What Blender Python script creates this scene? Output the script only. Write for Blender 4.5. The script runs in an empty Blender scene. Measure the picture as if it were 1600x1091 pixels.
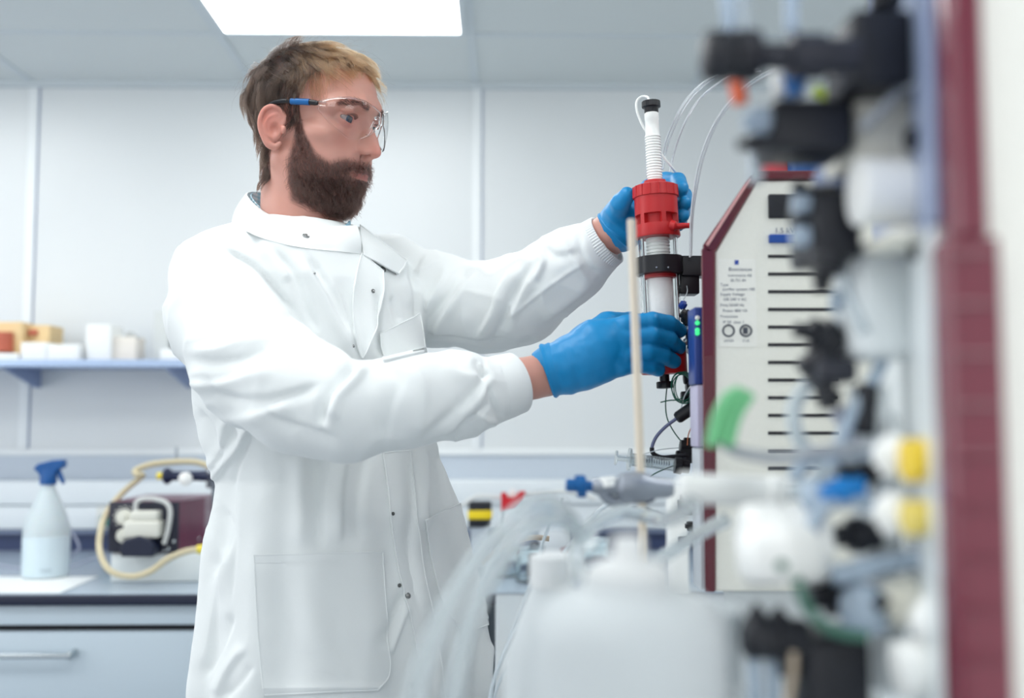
import bpy, bmesh, math, random
import numpy as np
from mathutils import Vector, Matrix
random.seed(7); RNG = np.random.default_rng(7)
scene = bpy.context.scene
COL = scene.collection

# ---------------------------------------------------------------- camera
EYE = 1.34
cam_data = bpy.data.cameras.new('camera')
cam_data.sensor_width = 36.0
cam_data.lens = 36.0
cam_data.clip_start = 0.02
cam_data.dof.use_dof = True
cam_data.dof.focus_distance = 1.40
cam_data.dof.aperture_fstop = 2.3
PITCH = math.atan(110/1600); YAW = -math.atan(25/1600)
cam = bpy.data.objects.new('camera', cam_data)
cam.location = (0, 0, EYE)
cam.rotation_euler = (math.pi/2 + PITCH, 0, YAW)
COL.objects.link(cam); scene.camera = cam

# ---------------------------------------------------------------- world, exposure
world = bpy.data.worlds.new('world'); scene.world = world
world.use_nodes = True
_bg = world.node_tree.nodes['Background']
_bg.inputs[0].default_value = (0.95, 0.98, 1.0, 1)
_bg.inputs[1].default_value = 0.95
scene.view_settings.view_transform = 'Standard'
scene.view_settings.look = 'None'
scene.view_settings.exposure = 0.30
scene.view_settings.gamma = 1.0
scene.view_settings.use_curve_mapping = False
PANEL_POWER = 5.0
# daylight from the window side of the laboratory (left, beyond the frame)
def area(name, loc, target, sx, sy, power, color):
    d = bpy.data.lights.new(name, 'AREA'); d.shape = 'RECTANGLE'; d.size = sx; d.size_y = sy
    d.energy = power; d.color = color
    o = bpy.data.objects.new(name, d); o.location = loc
    o.rotation_euler = (Vector(target)-Vector(loc)).to_track_quat('-Z', 'Y').to_euler()
    COL.objects.link(o); return o
area('window_daylight', (-2.4, 1.25, 1.75), (-0.3, 1.5, 1.3), 1.4, 1.3, 8, (0.94, 0.97, 1.0))
# ---------------------------------------------------------------- helpers
_cp, _sp = math.cos(PITCH), math.sin(PITCH); _cy, _sy = math.cos(YAW), math.sin(YAW)
FW = np.array([-_sy*_cp, _cy*_cp, _sp]); RT = np.array([_cy, _sy, 0.0]); UP = np.cross(RT, FW)
CAM = np.array([0, 0, EYE])
def at(px, py, Y):
    """place in the room seen at photo position px,py, at distance Y into the room"""
    d = FW*1600 + RT*(px-800) - UP*(py-545.5)
    return CAM + d*(Y/d[1])
def V(p): return Vector((float(p[0]), float(p[1]), float(p[2])))
def project(p):
    d = p-CAM; z = d@FW
    return np.stack([800+1600*(d@RT)/z, 545.5-1600*(d@UP)/z], -1)
def lin(c):
    c = c/255.0
    return c/12.92 if c <= .04045 else ((c+.055)/1.055)**2.4
def rgb(r, g, b): return (lin(r), lin(g), lin(b), 1)
MATS = {}
def mat(name, col, rough=.5, metal=0, trans=0, ior=1.45, bump=0, scale=200, coat=0, emit=0, sss=0, alpha=1, noise_col=0):
    if name in MATS: return MATS[name]
    m = bpy.data.materials.new(name); m.use_nodes = True
    nt = m.node_tree; b = nt.nodes['Principled BSDF']
    col = rgb(*col)
    b.inputs['Base Color'].default_value = col
    b.inputs['Roughness'].default_value = rough
    b.inputs['Metallic'].default_value = metal
    b.inputs['Transmission Weight'].default_value = trans
    b.inputs['IOR'].default_value = ior
    b.inputs['Coat Weight'].default_value = coat
    b.inputs['Alpha'].default_value = alpha
    if sss:
        b.inputs['Subsurface Weight'].default_value = sss
        b.inputs['Subsurface Radius'].default_value = (1, .35, .2)
        b.inputs['Subsurface Scale'].default_value = .006
    if emit:
        b.inputs['Emission Color'].default_value = col
        b.inputs['Emission Strength'].default_value = emit
    tc = nt.nodes.new('ShaderNodeTexCoord'); nz = nt.nodes.new('ShaderNodeTexNoise')
    nz.inputs['Scale'].default_value = scale; nz.inputs['Detail'].default_value = 3
    nt.links.new(tc.outputs['Object'], nz.inputs['Vector'])
    if bump:
        bp = nt.nodes.new('ShaderNodeBump'); bp.inputs['Strength'].default_value = bump; bp.inputs['Distance'].default_value = .001
        nt.links.new(nz.outputs['Fac'], bp.inputs['Height']); nt.links.new(bp.outputs['Normal'], b.inputs['Normal'])
    v = noise_col or .03
    mp = nt.nodes.new('ShaderNodeMapRange'); mp.inputs['To Min'].default_value = 1-v; mp.inputs['To Max'].default_value = 1+v
    mx = nt.nodes.new('ShaderNodeVectorMath'); mx.operation = 'SCALE'; mx.inputs[0].default_value = col[:3]
    nt.links.new(nz.outputs['Fac'], mp.inputs['Value']); nt.links.new(mp.outputs[0], mx.inputs['Scale'])
    nt.links.new(mx.outputs[0], b.inputs['Base Color'])
    MATS[name] = m
    return m
def tag(o, label=None, cat=None, group=None, kind=None):
    if label: o['label'] = label
    if cat: o['category'] = cat
    if group: o['group'] = group
    if kind: o['kind'] = kind
    return o
def empty(name, loc, label=None, cat=None, group=None):
    o = bpy.data.objects.new(name, None); o.location = V(loc); o.empty_display_size = .02
    COL.objects.link(o); return tag(o, label, cat, group)
def link(name, me, m, parent=None, label=None):
    o = bpy.data.objects.new(name, me)
    if m is not None: me.materials.append(m)
    COL.objects.link(o)
    if parent is not None:
        o.parent = parent
        o.matrix_parent_inverse = PW(parent).inverted()
    if label: o['label'] = label
    return o
def PW(o):
    m = o.matrix_basis.copy()
    if o.parent is not None: m = PW(o.parent) @ o.matrix_parent_inverse @ m
    return m
class MB:
    """collects shapes (world coordinates) for ONE mesh"""
    def __init__(s): s.v = []; s.f = []; s.sm = []
    def add(s, vs, fs, smooth=False):
        n = len(s.v); s.v += [tuple(map(float, v)) for v in vs]; s.f += [tuple(i+n for i in f) for f in fs]
        s.sm += [smooth]*len(fs); return s
    def box(s, lo, hi, bev=0, M=None):
        lo = np.minimum(lo, hi).astype(float) if False else np.array(lo, float); hi = np.array(hi, float)
        if bev <= 0:
            vs = [(x, y, z) for x in (lo[0], hi[0]) for y in (lo[1], hi[1]) for z in (lo[2], hi[2])]
            fs = [(0, 1, 3, 2), (4, 6, 7, 5), (0, 4, 5, 1), (2, 3, 7, 6), (0, 2, 6, 4), (1, 5, 7, 3)]
            sm = False
        else:
            bm = bmesh.new(); bmesh.ops.create_cube(bm, size=1)
            for v in bm.verts: v.co = Vector([(lo[i]+hi[i])/2 + v.co[i]*(hi[i]-lo[i]) for i in range(3)])
            bmesh.ops.bevel(bm, geom=bm.edges[:], offset=bev, segments=3, profile=.5, affect='EDGES')
            bm.verts.index_update(); vs = [tuple(v.co) for v in bm.verts]; fs = [tuple(v.index for v in f.verts) for f in bm.faces]
            bm.free(); sm = True
        if M is not None: vs = [tuple(M @ Vector(v)) for v in vs]
        return s.add(vs, fs, sm)
    def tube(s, pts, r, n=12, cap=True, closed=False, flat=1.0):
        pts = [np.array(p, float) for p in pts]
        rs = [r]*len(pts) if np.isscalar(r) else list(r)
        N = len(pts); T = []
        for i in range(N):
            if closed: t = pts[(i+1) % N]-pts[i-1]
            else: t = pts[min(i+1, N-1)]-pts[max(i-1, 0)]
            T.append(t/(np.linalg.norm(t)+1e-12))
        a = np.array([0, 0, 1.]) if abs(T[0][2]) < .9 else np.array([1., 0, 0])
        u = np.cross(T[0], a); u /= np.linalg.norm(u); vs = []
        for i in range(N):
            u = u-T[i]*(u@T[i]); u /= np.linalg.norm(u)+1e-12; w = np.cross(T[i], u)
            for k in range(n):
                th = 2*math.pi*k/n
                vs.append(pts[i]+rs[i]*(math.cos(th)*u+math.sin(th)*w*flat))
        fs = []
        for i in range(N if closed else N-1):
            for k in range(n):
                a_, b_ = i*n+k, i*n+(k+1) % n; c_, d_ = ((i+1) % N)*n+(k+1) % n, ((i+1) % N)*n+k
                fs.append((a_, b_, c_, d_))
        if cap and not closed:
            fs.append(tuple(range(n))[::-1]); fs.append(tuple((N-1)*n+k for k in range(n)))
        return s.add(vs, fs, True)
    def lathe(s, a, b, prof, n=32, cap=True, lobes=0, lobe_amp=0):
        """a,b axis ends; prof = [(distance from a along the axis, radius)]"""
        a = np.array(a, float); b = np.array(b, float); t = (b-a)/np.linalg.norm(b-a)
        h = np.array([0, 0, 1.]) if abs(t[2]) < .9 else np.array([1., 0, 0])
        u = np.cross(t, h); u /= np.linalg.norm(u); w = np.cross(t, u); vs = []
        for (d, r) in prof:
            for k in range(n):
                th = 2*math.pi*k/n
                rr = r*(1+lobe_amp*math.cos(lobes*th)) if lobes else r
                vs.append(a+t*d+rr*(math.cos(th)*u+math.sin(th)*w))
        fs = [(i*n+k, i*n+(k+1) % n, (i+1)*n+(k+1) % n, (i+1)*n+k) for i in range(len(prof)-1) for k in range(n)]
        if cap: fs.append(tuple(range(n))[::-1]); fs.append(tuple((len(prof)-1)*n+k for k in range(n)))
        return s.add(vs, fs, True)
    def prism(s, poly, d0, d1, axis=1):
        """poly in the two other axes, extruded along axis"""
        def mk(p, d):
            q = list(p); q.insert(axis, d); return q
        n = len(poly); vs = [mk(p, d0) for p in poly]+[mk(p, d1) for p in poly]
        fs = [tuple(range(n))[::-1], tuple(range(n, 2*n))]+[(i, (i+1) % n, n+(i+1) % n, n+i) for i in range(n)]
        return s.add(vs, fs, False)
    def shear(s, y0, k):
        s.v = [(x+max(0, y-y0)*k, y, z) for x, y, z in s.v]; return s
    def build(s, name, m, parent=None, label=None, bevel=0):
        me = bpy.data.meshes.new(name); me.from_pydata(s.v, [], s.f)
        me.polygons.foreach_set('use_smooth', s.sm); me.update()
        bm = bmesh.new(); bm.from_mesh(me); bmesh.ops.recalc_face_normals(bm, faces=bm.faces[:])
        for e in bm.edges:
            if len(e.link_faces) == 2 and e.calc_face_angle(0) > .7: e.smooth = False
        bm.to_mesh(me); bm.free()
        o = link(name, me, m, parent, label)
        if bevel:
            md = o.modifiers.new('bevel', 'BEVEL'); md.width = bevel; md.segments = 2; md.limit_method = 'ANGLE'; md.harden_normals = False
            for p in me.polygons: p.use_smooth = True
        return o
def spline(pts, n=8, closed=False):
    pts = [np.array(p, float) for p in pts]; N = len(pts); out = []
    rng = range(N if closed else N-1)
    for i in rng:
        if closed: p0, p1, p2, p3 = pts[i-1], pts[i], pts[(i+1) % N], pts[(i+2) % N]
        else: p0, p1, p2, p3 = pts[max(i-1, 0)], pts[i], pts[i+1], pts[min(i+2, N-1)]
        for k in range(n):
            t = k/n
            out.append(.5*((2*p1)+(-p0+p2)*t+(2*p0-5*p1+4*p2-p3)*t*t+(-p0+3*p1-3*p2+p3)*t**3))
    if not closed: out.append(pts[-1])
    return out
def wire(name, pts, r, m, parent=None, n=8, sides=8, label=None):
    return MB().tube(spline(pts, n), r, sides).build(name, m, parent, label)
def text(name, s, loc, size, m, parent, rot, extrude=.0002, align='LEFT'):
    c = bpy.data.curves.new(name, 'FONT'); c.body = s; c.size = size; c.extrude = extrude; c.align_x = align
    t = bpy.data.objects.new('t', c); COL.objects.link(t); t.rotation_euler = rot; t.location = V(loc)
    bpy.context.view_layer.update()
    me = bpy.data.meshes.new_from_object(t.evaluated_get(bpy.context.evaluated_depsgraph_get()))
    me.transform(t.matrix_world); bpy.data.objects.remove(t)
    return link(name, me, m, parent)
def copy_tree(o, parent=None, loc=None):
    c = o.copy(); COL.objects.link(c)
    if parent is not None: c.parent = parent
    if loc is not None: c.location = V(loc)
    for ch in list(o.children): copy_tree(ch, c)
    return c
# ------------------------------------------------ implicit surfaces for soft shapes
def smin(a, b, k):
    h = np.clip(.5+.5*(b-a)/k, 0, 1); return b*(1-h)+a*h-k*h*(1-h)
def smax(a, b, k): return -smin(-a, -b, k)
def s_cap(P, a, b, ra, rb):
    a = np.asarray(a, float); d = np.asarray(b, float)-a
    h = np.clip(((P-a)@d)/(d@d), 0, 1)
    return np.linalg.norm(P-a-h[:, None]*d, axis=1)-(ra+(rb-ra)*h)
def s_chain(P, pts, rs, k=.006):
    f = None
    for i in range(len(pts)-1):
        g = s_cap(P, pts[i], pts[i+1], rs[i], rs[i+1])
        f = g if f is None else smin(f, g, k)
    return f
def s_ell(P, c, r, R=None):
    q = P-np.asarray(c, float)
    if R is not None: q = q@R
    r = np.asarray(r, float)
    k0 = np.linalg.norm(q/r, axis=1); k1 = np.linalg.norm(q/(r*r), axis=1)+1e-9
    return k0*(k0-1)/k1
def rot(y=0, p=0, r=0):
    cy, sy = math.cos(y), math.sin(y); cp, sp = math.cos(p), math.sin(p); cr, sr = math.cos(r), math.sin(r)
    return np.array([[cy, -sy, 0], [sy, cy, 0], [0, 0, 1]])@np.array([[cp, 0, sp], [0, 1, 0], [-sp, 0, cp]])@np.array([[1, 0, 0], [0, cr, -sr], [0, sr, cr]])
def axis_range(lo, hi, step, fine=None, fstep=None):
    if fine is None: return np.arange(lo, hi+step, step)
    a = [np.arange(lo, fine[0], step)] if fine[0] > lo else []
    a.append(np.arange(fine[0], fine[1], fstep))
    if hi > fine[1]: a.append(np.arange(fine[1], hi+step, step))
    return np.concatenate(a)
def surface(f, xs, ys, zs, B=6):
    """sparse surface nets on a rectilinear grid; returns verts, quads"""
    A = []
    for a in (xs, ys, zs):
        n = (len(a)-1 + B-1)//B*B+1
        ext = a[-1]+(a[-1]-a[-2])*np.arange(1, n-len(a)+1)
        A.append(np.concatenate([a, ext]))
    xs, ys, zs = A; nb = [(len(a)-1)//B for a in A]
    cen = [np.array([(a[i*B]+a[i*B+B])/2 for i in range(n)]) for a, n in zip(A, nb)]
    hal = [np.array([(a[i*B+B]-a[i*B])/2 for i in range(n)]) for a, n in zip(A, nb)]
    g = np.stack(np.meshgrid(*[np.arange(n) for n in nb], indexing='ij'), -1).reshape(-1, 3)
    Cn = np.stack([cen[i][g[:, i]] for i in range(3)], 1); H = np.sqrt(sum(hal[i][g[:, i]]**2 for i in range(3)))
    act = []
    for s in range(0, len(g), 200000):
        act.append(np.abs(f(Cn[s:s+200000])) < H[s:s+200000]*1.5+.004)
    g = g[np.concatenate(act)]
    ny, nz = len(ys), len(zs)
    l = np.stack(np.meshgrid(*[np.arange(B+1)]*3, indexing='ij'), -1).reshape(-1, 3)
    ids, vv, sg, key = [], [], [], []
    CORN = np.array([[i, j, k] for i in (0, 1) for j in (0, 1) for k in (0, 1)])
    EDG = [(a, b) for a in range(8) for b in range(a+1, 8) if np.abs(CORN[a]-CORN[b]).sum() == 1]
    for s in range(0, len(g), 1500):
        gg = g[s:s+1500]; I = gg[:, None, :]*B+l[None]
        P = np.stack([xs[I[..., 0]], ys[I[..., 1]], zs[I[..., 2]]], -1)
        F = f(P.reshape(-1, 3)).reshape(len(gg), B+1, B+1, B+1)
        P = P.reshape(len(gg), B+1, B+1, B+1, 3); I = I.reshape(len(gg), B+1, B+1, B+1, 3)
        c = np.stack([F[:, i:i+B, j:j+B, k:k+B] for i, j, k in CORN], -1)
        neg = c < 0; m = neg.any(-1) & ~neg.all(-1)
        w = np.nonzero(m); cf = c[w]; ci = I[:, :B, :B, :B][w]
        cp = np.stack([P[:, i:i+B, j:j+B, k:k+B][w] for i, j, k in CORN], 1)
        acc = np.zeros((len(cf), 3)); cnt = np.zeros(len(cf))
        for a, b in EDG:
            x = (cf[:, a] < 0) != (cf[:, b] < 0)
            t = np.where(x, cf[:, a]/(cf[:, a]-cf[:, b]+1e-20), 0)
            acc += np.where(x[:, None], cp[:, a]+(cp[:, b]-cp[:, a])*t[:, None], 0); cnt += x
        vv.append(acc/cnt[:, None]); ids.append(ci); sg.append(cf < 0)
    vv = np.concatenate(vv); ids = np.concatenate(ids); sg = np.concatenate(sg)
    key = (ids[:, 0].astype(np.int64)*ny+ids[:, 1])*nz+ids[:, 2]
    o = np.argsort(key); key = key[o]; vv = vv[o]; ids = ids[o]; sg = sg[o]
    st = [ny*nz, nz, 1]; quads = []
    for ax, cidx in ((0, 4), (1, 2), (2, 1)):
        s0, s1 = sg[:, 0], sg[:, cidx]; e = np.nonzero(s0 != s1)[0]
        b1, b2 = [a for a in range(3) if a != ax]
        ks = [key[e], key[e]-st[b1], key[e]-st[b1]-st[b2], key[e]-st[b2]]
        q = np.stack([np.minimum(np.searchsorted(key, k), len(key)-1) for k in ks], 1)
        ok = np.all(np.stack([key[q[:, i]] == ks[i] for i in range(4)], 1), 1)
        q = q[ok]; fl = s0[e][ok]
        if ax == 1: fl = ~fl
        q[~fl] = q[~fl][:, ::-1]
        quads.append(q)
    return vv, np.concatenate(quads)
def np_mesh(name, v, q):
    me = bpy.data.meshes.new(name)
    me.vertices.add(len(v)); me.vertices.foreach_set('co', v.astype(np.float32).ravel())
    k = q.shape[1]
    me.loops.add(q.size); me.loops.foreach_set('vertex_index', q.astype(np.int32).ravel())
    me.polygons.add(len(q)); me.polygons.foreach_set('loop_start', np.arange(0, q.size, k, dtype=np.int32))
    me.polygons.foreach_set('use_smooth', np.ones(len(q), bool))
    me.update(calc_edges=True); return me
def relax(v, q, it=2, lam=.5):
    e = np.concatenate([q[:, [0, 1]], q[:, [1, 2]], q[:, [2, 3]], q[:, [3, 0]]])
    for _ in range(it):
        s = np.zeros_like(v); c = np.zeros(len(v))
        for a, b in ((0, 1), (1, 0)):
            for k in range(3): s[:, k] += np.bincount(e[:, a], v[e[:, b], k], len(v))
            c += np.bincount(e[:, a], minlength=len(v))
        v = v+lam*(s/np.maximum(c, 1)[:, None]-v)
    return v
def normals(v, q):
    n = np.cross(v[q[:, 2]]-v[q[:, 0]], v[q[:, 3]]-v[q[:, 1]]); out = np.zeros_like(v)
    for j in range(4):
        for k in range(3): out[:, k] += np.bincount(q[:, j], n[:, k], len(v))
    return out/(np.linalg.norm(out, axis=1)[:, None]+1e-12)
def noise3(P, scale, seed=0):
    """smooth value noise in [-1,1]"""
    p = P*scale; i = np.floor(p).astype(np.int64); f = p-i; f = f*f*(3-2*f)
    def h(x, y, z):
        n = (x*374761393+y*668265263+z*2147483647+seed*1274126177) & 0x7fffffff
        n = ((n ^ (n >> 13))*1103515245) & 0x7fffffff
        n = ((n ^ (n >> 15))*668265263) & 0x7fffffff
        return (n & 0xffff)/32767.5-1
    r = 0
    for a in (0, 1):
        for b in (0, 1):
            for c in (0, 1):
                w = (f[:, 0] if a else 1-f[:, 0])*(f[:, 1] if b else 1-f[:, 1])*(f[:, 2] if c else 1-f[:, 2])
                r = r+w*h(i[:, 0]+a, i[:, 1]+b, i[:, 2]+c)
    return r
# ---------------------------------------------------------------- room
M_wall = mat('wall_paint', (222, 226, 227), .35, scale=3, bump=.02)
M_trim = mat('wall_trim', (236, 240, 241), .4)
M_joint = mat('panel_joint', (140, 154, 182), .6)
M_ceil = mat('ceiling_tile', (214, 220, 220), .8, bump=.25, scale=400)
M_tbar = mat('ceiling_bar', (206, 214, 218), .5)
M_floor = mat('floor_vinyl', (150, 158, 168), .35, scale=30, noise_col=.08)
YW, ZC = 3.3, 2.44
def struct(mb, name, m, parent=None, label=None, bevel=0):
    o = mb.build(name, m, parent, label, bevel)
    if parent is None: o['kind'] = 'structure'
    return o
struct(MB().box((-4, -2.5, -.1), (4, 3.3, 0)), 'floor', M_floor)
wb = struct(MB().box((-4, YW, 0), (4, YW+.1, 2.6)), 'wall_back', M_wall)
# jointing strips between the wall panels
for i, x in enumerate((-3.01, -1.505, -.062, 1.38, 2.82)):
    t_ = struct(MB().box((x-.016, YW-.006, 1.247), (x+.014, YW, ZC-.004), .0015), 'trim_%d' % (i+1), M_trim)
    MB().box((x+.0145, YW-.003, 1.247), (x+.018, YW, ZC-.004)).build('joint', M_joint, t_)
struct(MB().box((-4, YW-.012, 1.226), (4, YW, 1.246), .001), 'trim_6', M_trim)
struct(MB().box((-4, YW-.004, 1.15), (4, YW, 1.2255)), 'trim_8', mat('band_shade_tint', (196, 206, 217), .4))  # strip tinted as the shaded wall below the panels
# dado trunking along the wall
M_trunk = mat('trunking_white', (232, 238, 241), .35)
tr = empty('trunking', (0, YW-.08, 1.02), 'long white cable trunking fixed along the back wall above the bench', 'trunking')
MB().box((-4, YW-.085, 1.075), (4, YW-.001, 1.15), .006).build('upper_cover', M_trunk, tr)
MB().box((-4, YW-.075, 1.0), (4, YW-.001, 1.073), .004).build('lower_cover', M_trunk, tr)
MB().box((-4, YW-.07, .985), (4, YW-.001, .998)).build('shade_strip', mat('shade_blue', (120, 132, 158), .4), tr)  # dark strip painted in for the line of shade at the trunking
soc = MB().box((-1.235, YW-.09, 1.003), (-1.13, YW-.076, 1.07), .003).build('socket', mat('socket_white', (226, 228, 224), .3), tr)
M_dark = mat('black_plastic', (28, 30, 38), .4, bump=.1, scale=600)
MB().box((-1.215, YW-.11, 1.012), (-1.17, YW-.091, 1.045), .003).build('plug', mat('plug_green', (70, 128, 122), .4), soc)
# ceiling: tiles are one surface, with the grid bars and the panels in it
cx = [-.072-.722*k for k in range(-5, 6)]; cyy = [2.86-.722*k for k in range(0, 8)]
lights = [(-.794, 2.138), (-.794-1.444, 2.138), (-.794-1.444, .694), (-.794, .694-.0), (.65, .694), (.65, -.75), (-.794, -.75)]
def is_light(x, y): return any(abs(x-a) < .01 and abs(y-b) < .01 for a, b in lights)
struct(MB().box((-4, -2.5, ZC), (4, 3.3, ZC+.05)), 'ceiling', M_ceil)
gb = MB()
for x in cx: gb.box((x-.012, -2.4, ZC-.004), (x+.012, YW, ZC+.001))
for y in cyy: gb.box((-4, y-.012, ZC-.0045), (4, y+.012, ZC+.0005))
gb.box((-4, YW-.02, ZC-.02), (4, YW, ZC+.0))
struct(gb, 'trim_7', M_tbar)
M_em = mat('light_diffuser', (252, 253, 252), .5, emit=PANEL_POWER)
for i, (x, y) in enumerate(lights):
    lb = ['glowing square ceiling light panel straight above the man', 'glowing ceiling light panel left of the one above the man',
          'glowing ceiling light panel nearer, over the left side of the room', 'glowing ceiling light panel between the camera and the man, overhead',
          'glowing ceiling light panel over the instrument bench',
          'glowing ceiling light panel behind the camera, right of its neighbour', 'glowing ceiling light panel behind the camera, left of its neighbour'][i]
    L = empty('ceiling_light', (x+.361, y+.361, ZC), lb, 'ceiling light', 'square ceiling light panels')
    MB().box((x+.03, y+.03, ZC-.010), (x+.692, y+.692, ZC-.004)).build('diffuser', M_em, L)
    f = MB()
    for a, b in (((x+.012, y+.012), (x+.03, y+.71)), ((x+.692, y+.012), (x+.71, y+.71)), ((x+.03, y+.012), (x+.692, y+.03)), ((x+.03, y+.692), (x+.692, y+.71))):
        f.box((a[0], a[1], ZC-.014), (b[0], b[1], ZC-.002))
    f.build('frame', M_tbar, L)
# shelf on the wall, left
M_shelf = mat('shelf_grey', (150, 166, 200), .3, metal=.3)
sh = empty('wall_shelf', (-1.5, 3.15, 1.5), 'grey metal shelf on the back wall left of the man', 'shelf')
xs1 = at(300, 565, 3.0)[0]
MB().box((-2.6, 3.0, 1.498), (xs1, YW, 1.512), .002).build('shelf_board', M_shelf, sh)
MB().box((-2.6, 2.992, 1.492), (xs1, 3.0, 1.514), .002).build('front_lip', mat('lip', (176, 196, 226), .25, metal=.2), sh)
for x in (-1.46, -.98):
    MB().prism([(3.02, 1.498), (YW, 1.498), (YW, 1.44), (YW-.03, 1.44)], x-.004, x+.004, 0).build('bracket', M_shelf, sh)
SH = 1.5125
# things on the shelf
M_card = mat('cardboard', (226, 198, 150), .7, scale=14, noise_col=.15)
M_red = mat('print_red', (190, 100, 78), .5)
M_paper = mat('white_card', (238, 240, 238), .6)
def wbox(px0, px1, pyt, Y, depth, m, name, label, cat, rise=None, group=None):
    a = at(px0, 560, Y)[0]; b = at(px1, 560, Y)[0]; top = at(px0, pyt, Y)[2]
    return tag(MB().box((a, Y, SH), (b, Y+depth, top), .002).build(name, m), label, cat, group)
c1 = wbox(-20, 33, 503, 3.08, .10, M_card, 'cardboard_box', 'brown printed cardboard box at the left end of the wall shelf', 'box')
MB().tube([at(4, 550, 3.07), at(4, 520, 3.07)], .03, 16).build('printed_mark', M_red, c1)
c2 = wbox(40, 76, 508, 3.12, .10, M_card, 'cardboard_box', 'brown cardboard box with red print, right of the other brown box', 'box')
MB().tube([at(52, 524, 3.119), at(52, 516, 3.119)], .014, 14).build('printed_mark', M_red, c2)
b0 = at(-10, 554, 3.03); wbox(-30, 28, 552, 3.03, .04, M_paper, 'card_tray', 'low white tray in front of the brown box on the shelf', 'tray')
t1 = wbox(32, 72, 535, 3.03, .07, M_paper, 'white_carton', 'low white carton in front of the two brown boxes', 'carton', group='white cartons on the shelf')
wbox(73, 122, 538, 3.03, .07, M_paper, 'white_carton', 'flat white carton right of the brown boxes on the shelf', 'carton', group='white cartons on the shelf')
wbox(133, 172, 507, 3.06, .10, M_paper, 'white_carton', 'tallest white carton in the middle of the shelf', 'carton', group='white cartons on the shelf')
t2 = wbox(174, 212, 526, 3.08, .08, mat('cream_card', (232, 226, 216), .7), 'tissue_box', 'cream tissue box beside the tallest white carton', 'tissue box')
MB().tube(spline([at(196, 527, 3.1), at(203, 522, 3.1), at(214, 530, 3.09)], 5), .008, 8).build('tissue', mat('tissue_grey', (176, 180, 180), .8), t2)
wbox(239, 262, 486, 3.12, .05, mat('grey_folder', (208, 212, 210), .5), 'box_file', 'thin grey upright box file near the right end of the shelf', 'file')
t3 = wbox(250, 284, 545, 3.03, .08, M_paper, 'white_carton', 'small white carton by the man at the right end of the shelf', 'carton', group='white cartons on the shelf')
q = at(266, 544, 3.06); tag(MB().tube([(q[0], 3.07, at(266, 545, 3.03)[2]+.0005), (q[0], 3.07, q[2]+.045)], .005, 12).build('marker_pen', mat('pen_black', (20, 40, 44), .4)), 'dark marker pen standing on the small white carton', 'pen')
# ---------------------------------------------------------------- benches
M_top = mat('bench_top_grey', (168, 182, 196), .22, scale=60)
M_edge = mat('bench_edge_navy', (22, 30, 54), .35)
M_cab = mat('cabinet_front', (196, 210, 220), .35)
M_steel = mat('steel', (190, 198, 202), .25, metal=.9)
BZ = .93
wt = empty('worktop', (-1.5, 2.87, BZ), 'grey worktop with dark navy edge running along the back wall', 'worktop')
MB().box((-4, 2.455, BZ-.022), (4, YW-.001, BZ), 0).build('top_panel', M_top, wt)
MB().box((-4, 2.44, BZ-.024), (4, 2.456, BZ-.001), .003).build('front_edge', M_edge, wt)
MB().box((-4, YW-.03, BZ), (4, YW-.001, BZ+.055)).build('upstand', mat('upstand_blue', (62, 76, 116), .35), wt)
# under-bench cabinets
def cabinet(x0, x1, label):
    c = empty('bench_cabinet', ((x0+x1)/2, 2.75, 0), label, 'cabinet', 'cabinets under the back worktop')
    MB().box((x0, 2.49, .1), (x1, 3.25, BZ-.026)).build('carcass', M_cab, c)
    MB().box((x0+.002, 2.462, BZ-.0725), (x1-.002, 2.489, BZ-.028), .002).build('apron', M_cab, c)
    MB().box((x0+.001, 2.475, BZ-.087), (x1-.001, 2.4895, BZ-.0755)).build('shadow_gap', mat('shadow_black', (14, 16, 24), .7), c)  # black box stands in for the shade in the gap above the drawer
    d = MB().box((x0+.003, 2.455, .62), (x1-.003, 2.489, BZ-.0875), .003).build('drawer', M_cab, c)
    xm = x1-.32 if x1 > -1.3 else (x0+x1)/2
    zz = at(50, 1024, 2.43)[2]
    h = MB()
    xa, xb = (at(-160, 1024, 2.42)[0], at(112, 1024, 2.42)[0]) if x0 < -1.0 and x1 > -.9 else (xm-.15, xm+.15)
    h.box((xa, 2.415, zz-.006), (xb, 2.427, zz+.006), .003)
    for xx in (xa+.006, xb-.006): h.box((xx-.006, 2.42, zz-.009), (xx+.006, 2.457, zz+.009), .002)
    h.build('handle', M_steel, d)
    MB().box((x0+.003, 2.455, .12), (x1-.003, 2.489, .612), .003).build('door', M_cab, c)
    MB().box((x0, 2.53, 0), (x1, 3.2, .1)).build('plinth', M_edge, c)
cabinet(-2.6, -1.72, 'pale grey drawer cabinet under the worktop at the far left of the room')
cabinet(-1.715, -.62, 'pale grey cabinet with a wide drawer and bar handle, left of the man')
cabinet(-.615, -.13, 'narrow pale grey cabinet under the worktop, hidden mostly behind the man')
cabinet(.40, 1.6, 'pale grey cabinet under the back worktop behind the instruments')
# peninsula bench that carries the instruments
pw = empty('bench', (.7, 1.3, 0), 'pale grey bench standing out from the worktop and carrying the instruments', 'bench')
M_top2 = mat('bench_top_pale', (206, 212, 216), .25)
MB().box((-.001, -.3, BZ-.022), (1.6, 2.438, BZ), .002).build('top_panel', M_top2, pw)
for (x, y) in ((.05, 2.36), (1.5, 2.36), (1.5, -.25), (.05, -.25), (.05, 1.05), (1.5, 1.05)):
    MB().box((x, y, 0), (x+.05, y+.05, BZ-.0225), .003).build('leg', M_steel, pw)
MB().box((.34, -.28, .3), (.36, 2.36, BZ-.0225)).build('back_panel', M_cab, pw)
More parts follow.
